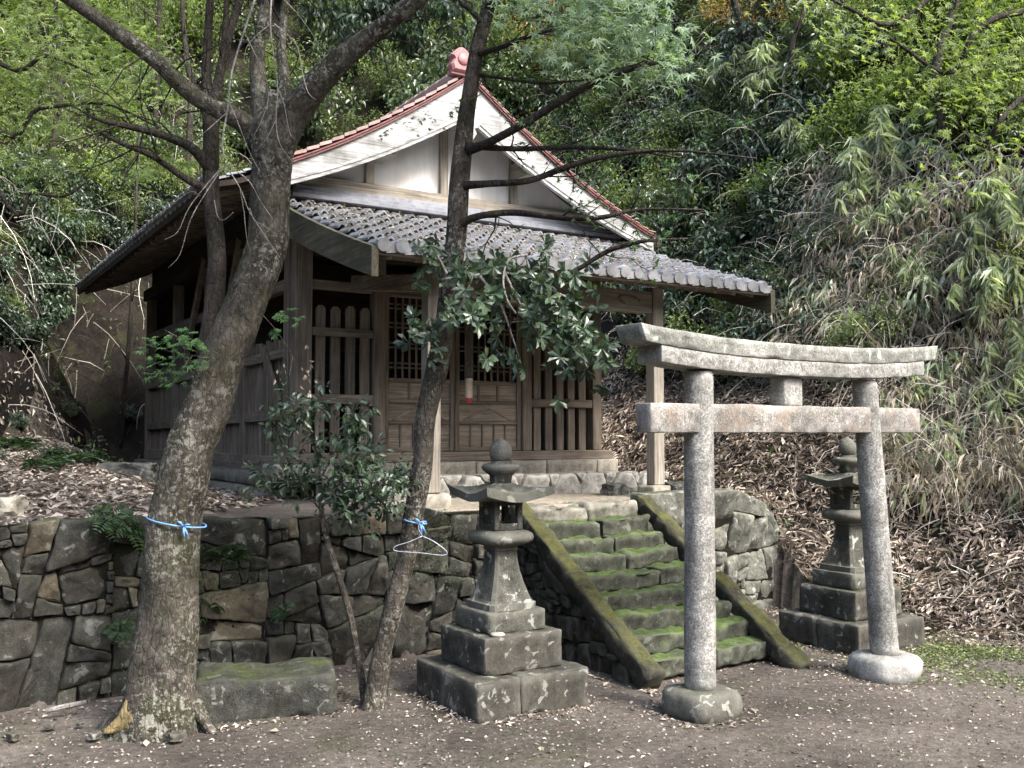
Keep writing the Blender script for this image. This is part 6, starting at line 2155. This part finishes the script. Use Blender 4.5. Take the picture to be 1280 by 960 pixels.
# bamboo grass clumps
def bamboo_proto(nc=7, hgt=1.2):
    cul = MB(); parts = []
    for k in range(nc):
        an = rng.uniform(-2.6, -.5)
        reach = hgt * rng.uniform(.35, .8)
        tip = Vector((math.cos(an) * reach, math.sin(an) * reach * .8, hgt * rng.uniform(.45, .9)))
        P = [Vector((rng.normal() * .08, rng.normal() * .08, 0)), Vector((tip.x * .35, tip.y * .35, tip.z * .9)), Vector((tip.x * .8, tip.y * .8, tip.z * 1.05)), tip * 1.15 - Vector((0, 0, hgt * .25))]
        p2, r2 = smooth_path(P, [.006, .005, .003, .0015], 6)
        cul.tube(p2, r2, 5)
        for q in p2[6::2]:
            n = 7
            d = np.array([rng.normal() * .45, -.35, -1.0]); d /= np.linalg.norm(d)
            e1 = np.cross(d, [0, 1, 0.2]); e1 /= np.linalg.norm(e1); e2 = np.cross(d, e1)
            a_ = np.linspace(-1.0, 1.0, n)
            ax = d[None] + e1[None] * np.sin(a_)[:, None] * .8 + e2[None] * rng.normal(size=(n, 1)) * .3
            nr = np.array([[0, -.8, .6]]) + rng.normal(size=(n, 3)) * .3
            l = rng.uniform(.17, .31, n)
            parts.append((np.repeat(np.array([list(q)]), n, 0) + rng.normal(size=(n, 3)) * .012, ax, nr, l, l * .115, TL))
    return cul.mesh('culms'), leaf_mesh('foliage', parts)
bp = [bamboo_proto() for _ in range(4)]
spots = [(1360, 320, 1.0), (1400, 450, 1.0), (1340, 560, .9), (1450, 260, 1.0), (975, 130, .9), (940, 110, .7), (1030, 60, .8), (1105, 235, 1.1), (1085, 270, 1.0), (1125, 300, .7), (1010, 200, .7), (1240, 340, 1.1), (1270, 300, 1.0), (1215, 420, .9), (1262, 400, 1.1), (1250, 480, .9), (1160, 500, .7),
         (1275, 530, .9), (1150, 380, .7), (1225, 540, .7), (1100, 420, .6), (1180, 330, .6)]
for i, (px, py, s) in enumerate(spots):
    q = hp_at(px, py + 25)
    if q is None: continue
    r = thing('bamboo_grass', 'pale green bamboo grass clump arching out of the right hillside', 'bamboo', (q[0], q[1], q[2] - .03), rng.uniform(-.5, .5), 'bamboo grass clumps on the right bank')
    s *= q[1] / 10 * .82
    r.scale = (s, s, s)
    cu, fo = bp[i % 4]
    obj('culms', cu, M['straw'], r)
    obj('foliage', fo, M['lf_bamboo'], r)

# thin background trunks
bg_trees = [((232, 230), (238, 120), (228, 10), .06), ((150, 560), (163, 400), (168, 300), .035), ((188, 230), (196, 120), (200, -20), .05), ((945, 120), (935, 60), (915, -20), .075), ((1010, 140), (990, 60), (1015, -20), .05), ((455, 100), (450, 40), (455, -20), .05), ((690, 140), (680, 60), (700, -20), .05), ((1190, 200), (1170, 90), (1200, -20), .06), ((60, 220), (75, 110), (70, -20), .06)]
for i, (p0, p1, p2_, r) in enumerate(bg_trees):
    q = hp_at(*p0)
    if q is None: continue
    root = thing('background_tree', ['thin dark trunk behind the forked tree at upper left', 'thin bare pale trunk on the earth bank left of the hall', 'thin dark trunk at upper left beside the long branch', 'short dark leaning trunk at the top, right of the maple boughs', 'thin trunk rising above the bamboo at upper right', 'thin trunk behind the hall roof under the big fork', 'thin trunk behind the roof peak, right of the slender tree', 'dark trunk in the bright foliage at upper right', 'thin trunk in the bright foliage at upper left'][i], 'tree', q, 0)
    m = MB()
    P = [Vector(q) - Vector((0, 0, .2)), W(p1[0], p1[1], q[1] - .1), W(p2_[0], p2_[1], q[1] - .1), W(p2_[0] + 6, p2_[1] - 140, q[1])]
    pp, rr = smooth_path(P, [r, r * .85, r * .7, r * .5], 6)
    m.tube(pp, rr, 9, .15, seed=i)
    for k in range(5):
        s_ = pp[4 + k * 3]
        e = s_ + Vector((rng.normal() * .5, -.2, .35 + rng.random() * .3))
        m.tube([s_, (s_ + e) / 2 + Vector((0, 0, -.05)), e], [r * .35, r * .22, r * .08], 5)
    tp('trunk', m, M['bark_dark'], root)
    if i != 1:
        t = np.array(W(p2_[0], p2_[1] - 150, q[1])) - np.array(q)
        c = rand_dir(34) * rng.random((34, 1)) ** .4 * np.array([1.3, 1.2, .7]) + t + np.array([0, 0, .5])
        obj('crown', leaf_mesh('crown', [cloud(c, 26, .28, (.06, .10), .5, TB)]), M['lf_mid' if i % 2 else 'lf_bright'], root)

# overhanging maple limbs from outside the right and left edges
def overhang(label, px0, base_px, Y, spots, mat, branches, trunk_at):
    r = thing('overhanging_tree', label, 'tree', (trunk_at[0], trunk_at[1], Hs(*trunk_at) - .05), 0)
    m = MB()
    top = Vector((trunk_at[0], trunk_at[1], Hs(*trunk_at) + 4.2))
    m.tube([Vector(r.location) - Vector((0, 0, .1)), (Vector(r.location) + top) / 2 + Vector((.1, 0, 0)), top], [.13, .11, .07], 10, .1)
    tp('trunk', m, M['bark_dark'], r)
    for pts, r0 in branches:
        mm = MB()
        P = [top if p is None else W(*p) for p in pts]
        pp, rr = smooth_path(P, list(np.linspace(r0, .006, len(P))), 6)
        mm.tube(pp, rr, 7, .15)
        tp('branch', mm, M['bark_dark'], r)
    obj('foliage', leaf_mesh('foliage', maple_cloud(spots, r.location, (.04, .07), .5)), M[mat], r)
overhang('leaning maple outside the right edge, its bright green boughs drooping into the upper right corner', 0, 0, 7, [(1130, 30, 7, 150, 50, 300), (1230, 70, 7, 100, 70, 380), (1250, 160, 7, 80, 70, 160), (1150, 110, 7, 130, 50, 130), (1080, 40, 7, 70, 40, 70), (1190, 210, 7, 110, 40, 30)], 'lf_bright',
         [([None, (1290, -20, 7.2), (1200, -30, 7), (1120, 30, 7), (1060, 10, 7), (1010, -20, 7)], .04), ([None, (1250, 20, 7), (1190, 90, 7), (1130, 60, 7), (1050, 0, 7)], .03), ([None, (1280, 120, 7), (1230, 180, 7), (1190, 150, 7)], .03)], (5.6, 8.3))
overhang('bushy tree outside the left edge, its bright green boughs filling the upper left corner', 0, 0, 7, [(50, 30, 7.5, 120, 50, 520), (120, 75, 7.5, 110, 50, 520), (60, 120, 7.5, 90, 50, 300), (165, 120, 7.5, 60, 26, 130), (190, 215, 6.5, 26, 10, 50), (60, 200, 7.5, 90, 50, 200), (240, 205, 6.4, 22, 10, 30)], 'lf_bright',
         [([None, (-20, 60, 7.4), (60, 70, 7.4), (120, 95, 7.4)], .03), ([None, (-20, 140, 7.3), (50, 135, 7.3), (130, 130, 7.3), (200, 160, 7.2)], .025), ([None, (-10, 225, 7.3), (40, 240, 7.3), (80, 245, 7.3), (112, 225, 7.3)], .02)], (-5.9, 7.8))

# one small red flower on the leaf covered slope
q = hp_at(893, 557)
if q is not None:
    fl = thing('red_flower', 'small red flower on the leaf covered slope just right of the left torii pillar', 'flower', q, 0)
    n = 8
    an = np.arange(n) * 6.283 / n
    ax = np.stack([np.cos(an), np.full(n, -.5), np.sin(an)], 1)
    M['red_petal'] = leaf_mat('red_petal', [(0.45, 0.02, 0.03), (0.6, 0.05, 0.05)], .2)
    obj('petals', leaf_mesh('petals', [(np.zeros((n, 3)) + [0, -.1, .16], ax, np.tile([[0, -1.0, .2]], (n, 1)) + rng.normal(size=(n, 3)) * .2, .045, .028, TB)]), M['red_petal'], fl)
    obj('stem', MB().tube([(0, 0, -.02), (0, -.05, .08), (0, -.1, .16)], [.003, .003, .002], 5), M['lf_fern'], fl)
